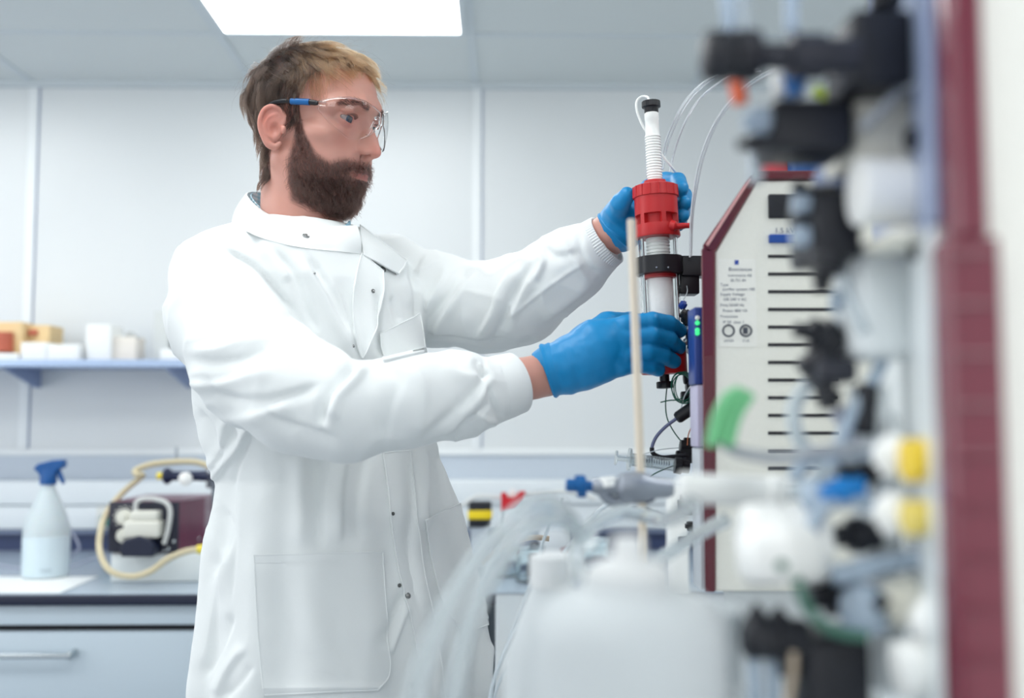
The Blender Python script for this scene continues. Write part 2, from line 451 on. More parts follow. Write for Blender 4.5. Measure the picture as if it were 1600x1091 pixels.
# ---- things on the worktop, left
Zt = BZ+.0006
M_hdpe = mat('bottle_white', (224, 236, 240), .35, trans=.25, sss=.1)
def on(px, Y): return at(px, 700, Y)[0]
sx_, sy_ = on(77, 2.72), 2.72
sp = empty('spray_bottle', (sx_, sy_, BZ), 'white spray bottle with a blue trigger head standing on the worktop', 'spray bottle')
PX = 2.72/1600
def zz(py, Y): return at(80, py, Y)[2]
b_, t_ = (sx_, sy_, Zt), (sx_, sy_, 1.3)
H_ = zz(757, 2.72)-Zt
MB().lathe(b_, t_, [(0, .052), (.004, .057), (.02, .0575), (H_*.50, .0575), (H_*.62, .052), (H_*.78, .036), (H_*.92, .022), (H_*.97, .0175), (H_, .0165)], 40).build('bottle_body', M_hdpe, sp)
MB().lathe(b_, t_, [(.006, .0580), (H_*.44, .0581), (H_*.44+.001, .0576)], 40, cap=False).build('liquid_level', mat('bottle_filled', (204, 220, 228), .3), sp)
text('moulded_mark', 'HDPE', (sx_+.012, sy_-.0592, Zt+.02), .012, mat('mark_grey', (150, 164, 174), .5), sp, (math.pi/2, 0, 0))
x = lambda p: on(p, 2.72)
Mb2 = mat('trigger_blue', (6, 80, 146), .35)
MB().lathe((sx_, sy_, Zt+H_), (sx_, sy_, 2), [(0, .021), (.018, .0215), (.026, .019), (.04, .016)], 28).build('collar', Mb2, sp)
MB().prism([(x(56), zz(733, 2.72)), (x(62), zz(725, 2.72)), (x(85), zz(719, 2.72)), (x(102), zz(718, 2.72)), (x(103), zz(730, 2.72)), (x(93), zz(734, 2.72)), (x(89), zz(745, 2.72)), (x(67), zz(745, 2.72)), (x(63), zz(738, 2.72))], sy_-.014, sy_+.014, 1).build('spray_head', Mb2, sp, bevel=.003)
MB().tube(spline([(x(92), sy_, zz(734, 2.72)), (x(96), sy_, zz(744, 2.72)), (x(101), sy_, zz(756, 2.72))], 5), [.006]*8+[.005]*3, 10).build('trigger', Mb2, sp)
tag(MB().prism([(on(-60, 2.5), 2.47), (on(108, 2.5), 2.47), (on(165, 2.75), 2.72), (on(-60, 2.75), 2.73)], BZ+.0003, BZ+.0016, 2).build('paper_sheet', mat('paper_bright', (240, 244, 244), .6)), 'white paper sheet lying on the worktop under the spray bottle', 'paper')
# peristaltic pump
Yp = 2.62
P3 = lambda px_, py_, Y=Yp: at(px_, py_, Y)
pm = empty('peristaltic_pump', (on(245, 2.7), 2.72, BZ), 'maroon peristaltic pump with black front panel and dials, on a white block', 'pump')
M_mar = mat('maroon_case', (104, 42, 66), .35, coat=.2)
M_pan = mat('pump_panel', (36, 38, 54), .4)
blk = tag(MB().box((P3(172, 830)[0], Yp+.01, Zt), (P3(314, 830, Yp)[0], Yp+.22, P3(0, 866)[2]), .004).build('foam_block', mat('polystyrene', (226, 232, 232), .8, bump=.3, scale=300)), 'white polystyrene block under the maroon pump', 'block')
zb, zt_ = P3(0, 864.5)[2], P3(0, 784)[2]
xa, xb = P3(170, 830)[0], P3(279, 830)[0]; xc = xb+.004
MB().box((xa+.003, Yp+.004, zb), (xb, Yp+.26, zt_), .004).build('case', M_mar, pm)
# the case turns its right flank to the camera
MB().prism([(xb, Yp+.004), (P3(316, 830, Yp+.12)[0], Yp+.14), (P3(316, 830, Yp+.12)[0]-.01, Yp+.255), (xb, Yp+.255)], zb, zt_, 2).build('case_flank', M_mar, pm)
fp = MB().box((xa, Yp-.004, zb+.001), (xb, Yp+.004, zt_-.001), .002).build('front_panel', M_pan, pm)
M_knob = mat('knob_cream', (222, 222, 212), .4)
for (kx, ky, r_) in ((195, 808, .020), (194, 837, .018)):
    c = P3(kx, ky, Yp-.004); kn = MB().lathe(c, c+[0, -1, 0], [(0, r_), (.008, r_), (.011, r_*.9), (.011, r_*.45), (.020, r_*.4)], 28).build('dial', M_knob, pm)
    if ky == 808:
        tk = MB()
        for a in range(11):
            an = math.radians(-45+a*27); q_ = c+np.array([math.cos(an), 0, math.sin(an)])*(r_+.006); tk.box(q_-[.002, .0012, .002], q_+[.002, 0.0002, .002])
        tk.build('dial_marks', M_knob, fp)
ph = MB().box((P3(203, 830)[0], Yp-.05, P3(0, 838)[2]), (P3(258, 830)[0], Yp-.004, P3(0, 812)[2]), .006)
ph.build('pump_head', M_knob, pm)
MB().box((P3(212, 830)[0], Yp-.045, P3(0, 812)[2]), (P3(254, 830)[0], Yp-.004, P3(0, 797)[2]), .005).build('head_clamp', M_knob, pm)
c = P3(228, 849, Yp-.06)
MB().prism([(P3(203, 830)[0], P3(0, 866)[2]), (P3(201, 830)[0], P3(0, 852)[2]), (P3(207, 830)[0], P3(0, 840)[2]), (P3(228, 830)[0], P3(0, 834)[2]), (P3(248, 830)[0], P3(0, 840)[2]), (P3(254, 830)[0], P3(0, 852)[2]), (P3(252, 830)[0], P3(0, 866)[2])], Yp-.06, Yp-.004, 1).build('roller_cover', M_edge, pm, bevel=.004)
MB().tube(spline([P3(256, 850, Yp-.03), P3(262, 830, Yp-.03), P3(266, 800, Yp-.03), P3(258, 785, Yp-.03), P3(232, 779, Yp-.03), P3(214, 784, Yp-.03), P3(212, 800, Yp-.03)], 6), .006, 10).build('lever_frame', mat('lever_clear', (206, 208, 206), .3), pm)
for p in ((272, 846), (263, 858), (256, 862), (310, 842)):
    c = P3(*p, Yp-.004 if p[0] < 300 else Yp+.11); MB().lathe(c, c+[0, -1, 0], [(0, .004), (.003, .004), (.004, .003)], 12).build('screw', M_steel, pm)
# hose with blue pipette-like gun above the pump
M_hose = mat('silicone_hose', (222, 210, 176), .4, trans=.2)
hs = wire('hose', [P3(316, 858, 2.56), P3(290, 862, 2.55), P3(262, 874, 2.54), P3(235, 893, 2.53), P3(205, 901, 2.53), P3(172, 892, 2.53), P3(156, 862, 2.56), P3(158, 826, 2.60), P3(170, 796, 2.65), P3(194, 768, 2.67), P3(222, 744, 2.66), P3(214, 742, 2.65), P3(212, 735, 2.66), P3(235, 726, 2.66), P3(270, 722, 2.68), P3(305, 722, 2.68), P3(330, 730, 2.68)], .0078, M_hose)
tag(hs, 'cream silicone hose looping over and round the maroon pump', 'hose')
MB().lathe(P3(309, 859, 2.56), P3(325, 857, 2.56), [(0, .011), (.02, .011), (.024, .008)], 20).build('yellow_ferrule', mat('ferrule_yellow', (236, 216, 84), .4), hs)
vg = empty('vacuum_hand_valve', P3(290, 742, 2.66), 'dark blue hand valve with white knob on a pipe above the pump', 'valve')
M_navy = mat('navy_plastic', (26, 34, 66), .35)
MB().lathe(P3(254, 744, 2.66), P3(330, 744, 2.66), [(0, .008), (.004, .017), (.012, .022), (.020, .017), (.026, .012), (.085, .0125), (.115, .014), (.125, .018), (.14, .018)], 28).build('valve_body', M_navy, vg)
MB().lathe(P3(246, 744, 2.66), P3(256, 744, 2.66), [(0, .009), (.014, .009)], 20).build('yellow_ring', mat('ferrule_yellow', (236, 216, 84), .4), vg)
c = P3(292, 748, 2.645); MB().lathe(c+[0, .02, 0], c, [(0, .009), (.018, .011), (.028, .017), (.036, .017), (.040, .012)], 24).build('knob', mat('knob_white', (240, 240, 238), .35), vg)
MB().lathe(P3(334, 762, 2.66), P3(333, 738, 2.66), [(0, .018), (.01, .019), (.012, .017), (.022, .019), (.024, .017), (.04, .019), (.05, .012)], 28).build('chrome_fitting', mat('chrome', (120, 124, 132), .2, metal=1), vg)
MB().tube([P3(276, 720, 2.72), P3(276, 700, 2.9)], .004, 8).build('stay', M_steel, vg)
MB().tube(spline([P3(334, 762, 2.66), P3(334, 810, 2.68), (on(334, 2.7), 2.7, Zt)], 4), .006, 10).build('stand_pipe', M_steel, vg)
tag(wire('cable', [(on(90, 2.95), 2.95, Zt+.004), (on(128, 2.9), 2.9, BZ+.05), (on(110, 3.1), 3.1, BZ+.09), (on(120, 3.2), 3.18, 1.0)], .003, mat('cable_grey', (150, 156, 176), .5)), 'grey cable rising from the worktop to the socket behind the spray bottle', 'cable')
tag(wire('cable', [(on(-20, 2.9), 2.9, BZ+.02), (on(20, 2.88), 2.88, Zt+.003), (on(60, 2.86), 2.86, Zt+.003), (on(112, 2.88), 2.88, Zt+.003), (on(150, 2.85), 2.85, BZ+.03), (on(172, 2.82), 2.82, BZ+.04)], .003, mat('cable_pale', (172, 178, 196), .5)), 'pale cable lying along the worktop behind the spray bottle', 'cable')
# ---- things on the worktop, right of the man
tm = empty('black_timer_box', (on(750, 2.9), 2.9, BZ), 'black box with a yellow band on the back worktop right of the man', 'box')
Yk = 2.9; Q3 = lambda a, b, Y=Yk: at(a, b, Y)
MB().box((Q3(732, 800)[0], Yk, Q3(0, 826)[2]), (Q3(768, 800)[0], Yk+.06, Q3(0, 786)[2]), .004).build('case', M_dark, tm)
MB().box((Q3(731, 800)[0], Yk-.002, Q3(0, 813)[2]), (Q3(769, 800)[0], Yk+.03, Q3(0, 799)[2]), .002).build('yellow_band', mat('yellow_band', (242, 214, 34), .4), tm)
MB().box((Q3(735, 800)[0], Yk+.01, Zt), (Q3(765, 800)[0], Yk+.06, Q3(0, 826.5)[2])).build('pedestal', mat('pedestal_grey', (196, 204, 212), .4), tm)
rc = empty('red_clamp', Q3(800, 785, 2.85), 'red plastic clamp holding white tubing on the back worktop', 'clamp')
M_r = mat('clamp_red', (206, 30, 44), .35)
MB().prism([(Q3(783, 800)[0], Q3(0, 799)[2]), (Q3(783, 800)[0], Q3(0, 770)[2]), (Q3(791, 800)[0], Q3(0, 770)[2]), (Q3(793, 800)[0], Q3(0, 778)[2]), (Q3(806, 800)[0], Q3(0, 778)[2]), (Q3(811, 800)[0], Q3(0, 768)[2]), (Q3(821, 800)[0], Q3(0, 768)[2]), (Q3(818, 800)[0], Q3(0, 782)[2]), (Q3(806, 800)[0], Q3(0, 797)[2])], 2.87, 2.895, 1).build('clamp_jaw', M_r, rc, bevel=.002)
MB().lathe(Q3(801, 779), Q3(801, 764), [(0, .010), (.018, .010), (.026, .006)], 18).build('white_knob', mat('knob_white', (240, 240, 238), .35), rc)
MB().box((Q3(785, 800)[0], 2.875, Zt), (Q3(790, 800)[0], 2.89, Q3(0, 798)[2])).build('post', M_steel, rc)
tag(wire('white_tubing', [Q3(722, 790), Q3(745, 776), Q3(775, 777), Q3(800, 775), Q3(850, 772), Q3(890, 768), Q3(930, 780)], .006, mat('tubing_white', (236, 238, 236), .4, trans=.2)), 'white tubing running through the red clamp', 'tubing')
M_clear = mat('clear_glass', (235, 244, 246), .03, trans=1, ior=1.45)
def beaker(px_, Y, r_, h, label, m=M_clear):
    x_ = on(px_, Y); a, b = (x_, Y, Zt), (x_, Y, 2)
    o = MB().lathe(a, b, [(0, r_*.9), (.003, r_), (h, r_), (h+.003, r_*1.06), (h+.003, r_*1.02), (h, r_-.002), (.006, r_-.002), (.005, r_*.8)], 36, cap=True).build('beaker', m)
    return tag(o, label, 'beaker', 'glass beakers on the back worktop')
beaker(790, 2.72, .034, .075, 'glass beaker on the back worktop, nearest the man'); beaker(828, 2.62, .036, .085, 'glass beaker on the back worktop, in front of the white tub'); beaker(930, 2.75, .04, .09, 'glass beaker on the back worktop, behind the foreground tubing')
MB_ = MB().box((on(842, 2.86), 2.86, Zt), (on(893, 2.86), 2.96, BZ+.11), .006).build('white_tub', mat('tub_white', (226, 232, 236), .4)); tag(MB_, 'white tub on the back worktop right of the beakers', 'tub')
tag(MB().lathe((on(883, 2.80), 2.80, Zt), (on(883, 2.80), 2.80, 2), [(0, .012), (.003, .0125), (.06, .0125), (.062, .010)], 20).build('maroon_vial', mat('maroon_vial', (118, 26, 50), .3)), 'dark red vial standing in front of the white tub', 'vial')
tag(MB().lathe((on(835, 2.75), 2.75, Zt), (on(835, 2.75), 2.75, 2), [(0, .02), (.002, .021), (.045, .021), (.055, .012), (.07, .012), (.071, .016), (.085, .016)], 24).build('dark_bottle', mat('amber_dark', (44, 48, 66), .2)), 'small dark bottle between the beakers on the back worktop', 'bottle')
tag(wire('grey_hose', [(on(1006, 2.9), 2.9, at(0, 801, 2.9)[2]), (on(1030, 2.85), 2.85, at(0, 808, 2.85)[2]), (on(1046, 2.8), 2.8, at(0, 828, 2.8)[2]), (on(1050, 2.78), 2.78, BZ+.006)], .008, mat('hose_grey', (96, 110, 118), .5)), 'grey hose curving down to the back worktop behind the column', 'hose')
tag(MB().lathe((on(986, 2.9), 2.9, at(0, 799, 2.9)[2]), (on(1010, 2.9), 2.9, at(0, 801, 2.9)[2]), [(0, .010), (.02, .013), (.05, .011)], 20).build('hose_connector', M_dark), 'black hose connector at the end of the grey hose', 'connector')
tag(MB().box((on(1046, 2.4), 2.41, Zt), (on(1076, 2.4), 2.46, at(0, 764, 2.41)[2]), .004).build('white_carton', M_paper), 'upright white carton on the bench behind the green coil', 'carton')
# ---------------------------------------------------------------- the man
HP = np.array([-.2665, 1.45, 1.7450]); HR = rot(math.radians(-23), math.radians(9.0), math.radians(2.5))
def hl(p): return np.asarray(p, float)@HR.T+HP          # head space -> room
def mir(p): return (p[0], -p[1], p[2])
EYES = [(.0725, -.0315, .0225), (.0725, .0315, .0225)]
def head_sdf(P):
    Q = (P-HP)@HR; A = Q.copy(); A[:, 1] = -np.abs(Q[:, 1])   # symmetric: work on the near side
    f = s_ell(A, (-.008, 0, .050), (.088, .072, .074))
    f = smin(f, s_ell(A, (.034, 0, .054), (.059, .058, .056)), .02)
    f = smin(f, s_ell(A, (.030, 0, -.020), (.062, .056, .070)), .02)
    f = smin(f, s_ell(A, (.018, 0, -.052), (.053, .048, .042)), .02)
    f = smin(f, s_cap(A, (-.004, -.054, -.042), (.050, -.020, -.085), .014, .013), .022)
    f = smin(f, s_ell(A, (.066, 0, -.086), (.020, .022, .017)), .016)
    f = smin(f, s_ell(A, (.050, -.044, -.002), (.029, .0205, .015)), .018)       # cheekbone
    f = smin(f, s_ell(A, (.056, -.027, -.032), (.028, .021, .024)), .018)
    f = smin(f, s_ell(A, (.070, 0, -.052), (.025, .028, .026)), .012)           # muzzle
    f = smin(f, s_chain(A, [(.089, 0, .044), (.088, -.018, .046), (.076, -.038, .044), (.062, -.050, .036)], [.011, .0115, .0105, .0095], .001), .012)
    # eye socket
    f = smax(f, -s_ell(A, (.0965, -.0325, .0215), (.0165, .0195, .0120)), .010)
    # nose
    f = smin(f, s_chain(A, [(.0865, 0, .036), (.0925, 0, .018), (.1035, 0, .000), (.1080, 0, -.012)], [.0070, .0056, .0062, .0070], .001), .011)
    f = smin(f, s_ell(A, (.1095, 0, -.0170), (.0085, .0082, .0074)), .006)
    f = smin(f, s_ell(A, (.094, 0, -.010), (.016, .0135, .018)), .008)
    f = smin(f, s_ell(A, (.0975, -.0118, -.0185), (.0100, .0056, .0060)), .006)
    f = smax(f, -s_ell(A, (.1000, -.0082, -.0258), (.0085, .0044, .0075)), .0015)
    f = smin(f, s_cap(A, (.101, 0, -.024), (.096, 0, -.038), .0035, .004), .006)
    # lips
    f = smin(f, s_chain(A, [(.0970, 0, -.0465), (.0955, -.008, -.0460), (.0880, -.019, -.0510), (.0815, -.027, -.0525)], [.0038, .0038, .0030, .0020], .0005), .004)
    f = smin(f, s_chain(A, [(.0945, 0, -.0560), (.0930, -.009, -.0560), (.0865, -.018, -.0540)], [.0046, .0042, .0028], .0005), .004)
    f = smax(f, -s_chain(A, [(.1040, 0, -.0508), (.1015, -.009, -.0510), (.0920, -.020, -.0522), (.0835, -.028, -.0530)], [.0022, .0022, .0020, .0014], .0003), .0016)
    f = smax(f, -s_ell(A, (.1020, 0, -.0665), (.009, .018, .005)), .010)
    f = smax(f, -s_cap(A, (.0960, -.0175, -.0240), (.0890, -.0330, -.0480), .0012, .0012), .008)
    # eyelids
    e = EYES[0]; ER = rot(math.radians(-4), math.radians(8), 0)
    lid = np.linalg.norm(A-np.array(e), axis=1)-.0140
    lid = smax(lid, -s_ell(A, (e[0]+.0105, e[1]-.0010, e[2]-.0016), (.0145, .0158, .0043), rot(math.radians(14), math.radians(8), math.radians(-6))), .0012)
    lid = smax(lid, -(np.linalg.norm(A-np.array(e), axis=1)-.0121), .0005)
    f = smax(f, -(np.linalg.norm(A-np.array(e), axis=1)-.0126), .001)
    f = smin(f, lid, .0030)
    f = smin(f, s_chain(A, [(e[0]+.007, e[1]-.016, e[2]+.0072), (e[0]+.0128, e[1]-.003, e[2]+.0100), (e[0]+.0085, e[1]+.012, e[2]+.0075)], [.0018, .0022, .0018], .0005), .005)
    # ear
    back = lambda u: -.0705-(.012-u)*.50
    def ep(u, v, o=0): return (-.008+u*.84, back(u)-o, .90*v-.004)
    f = smin(f, s_ell(A, (-.0105, -.0765, -.001), (.0160, .0040, .0240), rot(math.radians(28), 0, math.radians(0))), .006)
    hx = [ep(.010, .003), ep(.0140, .016), ep(.008, .027, .001), ep(-.003, .0315, .002), ep(-.0135, .026, .002), ep(-.0185, .013, .002), ep(-.0180, -.002, .002), ep(-.0130, -.015, .001), ep(-.005, -.026), ep(.004, -.029, -.001), ep(.0095, -.022, -.002)]
    f = smin(f, s_chain(A, spline(hx, 3), np.interp(np.linspace(0, 10, 31), range(11), [.0020, .0028, .0031, .0032, .0032, .0032, .0032, .0034, .0050, .0046, .0028]), .0003), .003)
    f = smin(f, s_chain(A, spline([ep(.002, .020), ep(-.008, .014, .001), ep(-.0115, .002, .0015), ep(-.008, -.011, .001), ep(.002, -.017)], 3), np.linspace(.0022, .003, 13), .0003), .0025)
    f = smin(f, s_ell(A, (.0065, -.0745, -.006), (.0040, .0035, .0060)), .004)
    f = smax(f, -s_ell(A, (-.0035, -.0815, -.006), (.0072, .0085, .0096), rot(math.radians(24), 0, 0)), .003)
    return f
SHR = at(350, 468, 1.355); SHL = at(607, 438, 1.63)
ELR = at(500, 655, 1.20); ELL = at(768, 478, 1.53)
WRR = at(868, 583, 1.285); WRL = at(960, 362, 1.405)
NECK0 = hl((-.006, 0, -.045)); NECK1 = at(473, 405, 1.475)
PEL = at(528, 985, 1.46)
def body_sdf(P):
    f = s_cap(P, NECK0, NECK1, .0500, .058)
    f = smin(f, s_cap(P, hl((-.024, 0, .0)), NECK1+[-.005, .012, .0], .044, .058), .02)
    tor = s_chain(P, [NECK1+[0, 0, -.06], at(490, 560, 1.46), at(510, 760, 1.46), PEL], [.070, .100, .095, .110], .03)
    f = smin(f, tor, .05)
    f = smin(f, s_cap(P, SHR, NECK1+[0, 0, -.04], .040, .050), .04); f = smin(f, s_cap(P, SHL, NECK1+[0, 0, -.04], .04, .05), .04)
    f = smin(f, s_chain(P, [SHR, ELR, WRR, at(905, 566, 1.28)], [.040, .036, .0275, .022]), .02)
    f = smin(f, s_chain(P, [SHL, ELL, WRL, at(975, 340, 1.39)], [.040, .036, .0290, .022]), .02)
    l = np.array([.65, .76, 0])
    for sgn in (-1, 1):
        hip = PEL+l*.085*sgn+[0, 0, -.04]; kn = hip+np.array([.03, -.03, -.42]); an = np.array([kn[0]-.03, kn[1]+.02, .09])
        f = smin(f, s_chain(P, [hip, kn, an, an+[.01, 0, -.04]], [.088, .058, .042, .038]), .03)
    return f
def man_sdf(P):
    f = body_sdf(P)
    m = np.linalg.norm(P-HP, axis=1) < .22
    if m.any():
        g = np.full(len(P), 9.); g[m] = head_sdf(P[m]); f = np.where(m, smin(f, np.minimum(g, f+.1), .018), f)
    return f
xs = axis_range(-.62, .24, .011, (-.395, -.135), .00125); ys = axis_range(1.12, 1.78, .011, (1.335, 1.565), .00125); zs = axis_range(.035, 1.90, .011, (1.605, 1.885), .00125)
v, q = surface(man_sdf, xs, ys, zs)
v = relax(v, q, 1, .4)
print('body verts', len(v))
bm_ = np_mesh('body', v, q)
Q = (v-HP)@HR; inh = np.linalg.norm(v-HP, axis=1) < .2
ay = np.abs(Q[:, 1])
def blob(c, r):
    d = (np.stack([Q[:, 0], ay, Q[:, 2]], 1)-np.array(c))/np.array(r); return np.exp(-(d**2).sum(1))*inh
def sstep(x, a, b):
    t = np.clip((x-a)/(b-a), 0, 1); return t*t*(3-2*t)
def beard_mask(X, AY, Z):
    # lower cheek line from the ear down to the mouth corner, moustache, chin; bare lips
    line = np.interp(X, [-.01, .018, .034, .05, .07, .085, .12], [.03, .026, -.004, -.030, -.039, -.031, -.029])
    m = sstep(line-Z, -.004, .010)*sstep(X, .007, .018)
    jaw = np.interp(X, [-.03, .01, .05, .09], [-.072, -.096, -.108, -.114])
    m = m*sstep(Z-jaw, -.008, .006)
    lips = np.exp(-(((Z+.0526)/.0043)**4+(AY/.021)**4))*(X > .075)
    under = np.exp(-(((Z+.0635)/.004)**2+((AY-.013)/.007)**2))*(X > .075)*.5
    return np.clip(m-lips*1.4-under*.4, 0, 1)
beard = beard_mask(Q[:, 0], ay, Q[:, 2])*inh
lips = np.clip(1.3*np.exp(-(((Q[:, 2]+.0515)/.0052)**4+(ay/.021)**4)), 0, 1)*(Q[:, 0] > .08)*inh
red = .9*blob((-.015, .080, .005), (.02, .02, .035))+.75*blob((.112, 0, -.016), (.012, .014, .012))+.5*blob((.075, .036, -.01), (.02, .016, .014))+.55*blob((.083, .032, .023), (.012, .019, .013))+.35*blob((.085, .03, .012), (.01, .02, .006))  # the blobs at the eyes also paint in the socket shade
cold = np.clip((v[:, 2] < 1.62)*1.0, 0, 1)
X, Y_, Z = Q[:, 0], ay, Q[:, 2]
# hairline: forehead edge, temples, round the ear, down to the nape
front = np.interp(Z, [.02, .045, .06, .075, .09, .10, .13], [.010, .020, .028, .034, .050, .075, .10])
front = np.where(Y_ < .04, np.interp(Z, [.02, .07, .086, .096, .108], [-.1, .03, .060, .084, .12]), front)
back_lim = np.interp(Z, [-.085, -.05, -.03, .0, .03, .045], [-.022, -.024, -.026, -.030, -.018, .02])
scalp = (X < front)*np.where(Z < .045, X < back_lim, True)*(Z > -.072)*inh*(np.abs(Y_) < .0775)
side_burn = (X > .000)*(X < .022)*(Z < .05)*(Z > .005)*(Y_ > .055)*(Y_ < .079)*inh
hairm = np.clip(scalp.astype(float)+side_burn*.6*(X > .006), 0, 1)
beard_t = np.maximum(beard, .85*(hairm > .5))
ca = bm_.color_attributes.new('tint', 'FLOAT_COLOR', 'POINT')
ca.data.foreach_set('color', np.stack([beard_t, lips, np.clip(red, 0, 1), np.ones_like(red)], 1).astype(np.float32).ravel())  # red holds skin redness and the painted eye socket shade
def skin_mat():
    m = mat('skin', (198, 146, 132), .42, sss=.25, bump=.12, scale=900)
    nt = m.node_tree; b = nt.nodes['Principled BSDF']; src = b.inputs['Base Color'].links[0].from_socket
    at_ = nt.nodes.new('ShaderNodeAttribute'); at_.attribute_name = 'tint'
    sp = nt.nodes.new('ShaderNodeSeparateColor'); nt.links.new(at_.outputs['Color'], sp.inputs[0])
    for ch, colr, k in ((2, (205, 118, 104), .65), (1, (150, 84, 80), .8), (0, (84, 58, 54), .8)):
        mm = nt.nodes.new('ShaderNodeMath'); mm.operation = 'MULTIPLY'; mm.inputs[1].default_value = k
        nt.links.new(sp.outputs[ch], mm.inputs[0])
        mx = nt.nodes.new('ShaderNodeMix'); mx.data_type = 'RGBA'
        nt.links.new(mm.outputs[0], mx.inputs['Factor']); nt.links.new(src, mx.inputs['A']); mx.inputs['B'].default_value = rgb(*colr)
        src = mx.outputs['Result']
    nt.links.new(src, b.inputs['Base Color']); return m
M_skin = skin_mat()
bm_.materials.append(M_skin)
man = bpy.data.objects.new('person', bm_); COL.objects.link(man)
tag(man, 'bearded man in white lab coat and blue gloves holding the glass column', 'person')
# eyes
def eye_mat():
    m = bpy.data.materials.new('eye'); m.use_nodes = True; nt = m.node_tree; b = nt.nodes['Principled BSDF']
    b.inputs['Roughness'].default_value = .08; b.inputs['Coat Weight'].default_value = .6
    tc = nt.nodes.new('ShaderNodeTexCoord'); vm = nt.nodes.new('ShaderNodeVectorMath'); vm.operation = 'NORMALIZE'
    sx = nt.nodes.new('ShaderNodeSeparateXYZ'); cr = nt.nodes.new('ShaderNodeValToRGB')
    nt.links.new(tc.outputs['Object'], vm.inputs[0]); nt.links.new(vm.outputs[0], sx.inputs[0]); nt.links.new(sx.outputs['X'], cr.inputs[0])
    e = cr.color_ramp.elements; e[0].position = .0; e[0].color = rgb(122, 104, 102); e[1].position = .868; e[1].color = rgb(150, 134, 132)
    for p, c in ((.876, (40, 60, 84)), (.90, (34, 54, 78)), (.965, (26, 42, 62)), (.972, (8, 10, 14))):
        k = e.new(p); k.color = rgb(*c)
    nt.links.new(cr.outputs[0], b.inputs['Base Color']); return m
M_eye = eye_mat()
GAZE = rot(math.radians(-12), math.radians(9), 0)
for s in (0, 1):
    bm = bmesh.new(); bmesh.ops.create_uvsphere(bm, u_segments=40, v_segments=28, radius=.0121); me = bpy.data.meshes.new('eye'); bm.to_mesh(me); bm.free()
    for p in me.polygons: p.use_smooth = True
    e = link('eye', me, M_eye); e.parent = man; e.matrix_parent_inverse = Matrix()
    R3 = HR@GAZE; e.matrix_basis = Matrix([[*R3[i], 0] for i in range(3)]+[[0, 0, 0, 1]]); e.location = V(hl(EYES[s]))
# ---- hair as real strands
def hair_mat(name, col, r=.35, rnd=.25, tip=None):
    m = bpy.data.materials.new(name); m.use_nodes = True; nt = m.node_tree
    for n in list(nt.nodes):
        if n.type == 'BSDF_PRINCIPLED': nt.nodes.remove(n)
    h = nt.nodes.new('ShaderNodeBsdfHairPrincipled'); h.parametrization = 'COLOR'
    h.inputs['Color'].default_value = rgb(*col); h.inputs['Roughness'].default_value = r; h.inputs['Radial Roughness'].default_value = .5
    h.inputs['Random Roughness'].default_value = .2
    hi = nt.nodes.new('ShaderNodeHairInfo')
    mr = nt.nodes.new('ShaderNodeMapRange'); mr.inputs['To Min'].default_value = 1-rnd*1.4; mr.inputs['To Max'].default_value = 1+rnd*1.6
    sc_ = nt.nodes.new('ShaderNodeVectorMath'); sc_.operation = 'SCALE'; sc_.inputs[0].default_value = rgb(*col)[:3]
    nt.links.new(hi.outputs['Random'], mr.inputs['Value']); nt.links.new(mr.outputs[0], sc_.inputs['Scale'])
    src = sc_.outputs[0]
    if tip:
        mx = nt.nodes.new('ShaderNodeMix'); mx.data_type = 'RGBA'
        nt.links.new(hi.outputs['Intercept'], mx.inputs['Factor']); nt.links.new(src, mx.inputs['A']); mx.inputs['B'].default_value = rgb(*tip)
        src = mx.outputs['Result']
    nt.links.new(src, h.inputs['Color'])
    nt.links.new(h.outputs[0], nt.nodes['Material Output'].inputs['Surface']); return m
def strands(name, pts, rad, m, parent):
    """pts (n,k,3) in head space"""
    n, k, _ = pts.shape
    hc = bpy.data.hair_curves.new(name); hc.add_curves([k]*n)
    W = pts.reshape(-1, 3)@HR.T+HP
    hc.position_data.foreach_set('vector', W.astype(np.float32).ravel())
    r = np.tile(rad*np.linspace(1, .25, k)**.6, n)
    ra = hc.attributes.get('radius') or hc.attributes.new('radius', 'FLOAT', 'POINT')
    ra.data.foreach_set('value', r.astype(np.float32))
    hc.materials.append(m); o = bpy.data.objects.new(name, hc); COL.objects.link(o); o.parent = parent
    return o
VN = normals(v, q)@HR; QL = Q
AREA = np.zeros(len(v)); qa = np.linalg.norm(np.cross(v[q[:, 2]]-v[q[:, 0]], v[q[:, 3]]-v[q[:, 1]]), axis=1)/2
for j in range(4): AREA += np.bincount(q[:, j], qa/4, len(v))
def roots(mask, n):
    p = AREA*mask; p = p/p.sum(); i = RNG.choice(len(p), n, p=p)
    return QL[i]+RNG.normal(0, .0005, (n, 3)), VN[i]
def headf(L): return head_sdf(L@HR.T+HP)
def skullf(L):
    f = s_ell(L, (-.008, 0, .050), (.088, .072, .074)); f = smin(f, s_ell(L, (.034, 0, .054), (.059, .058, .056)), .02)
    f = smin(f, s_ell(L, (.030, 0, -.020), (.062, .056, .070)), .02)
    f = smin(f, s_cap(L, (-.018, 0, -.035), (-.004, 0, -.13), .048, .052), .02)
    return f
def grad(fn, L, e=.001):
    return np.stack([fn(L+[e, 0, 0])-fn(L-[e, 0, 0]), fn(L+[0, e, 0])-fn(L-[0, e, 0]), fn(L+[0, 0, e])-fn(L-[0, 0, e])], 1)/(2*e)
def unit(a): return a/(np.linalg.norm(a, axis=1)[:, None]+1e-9)
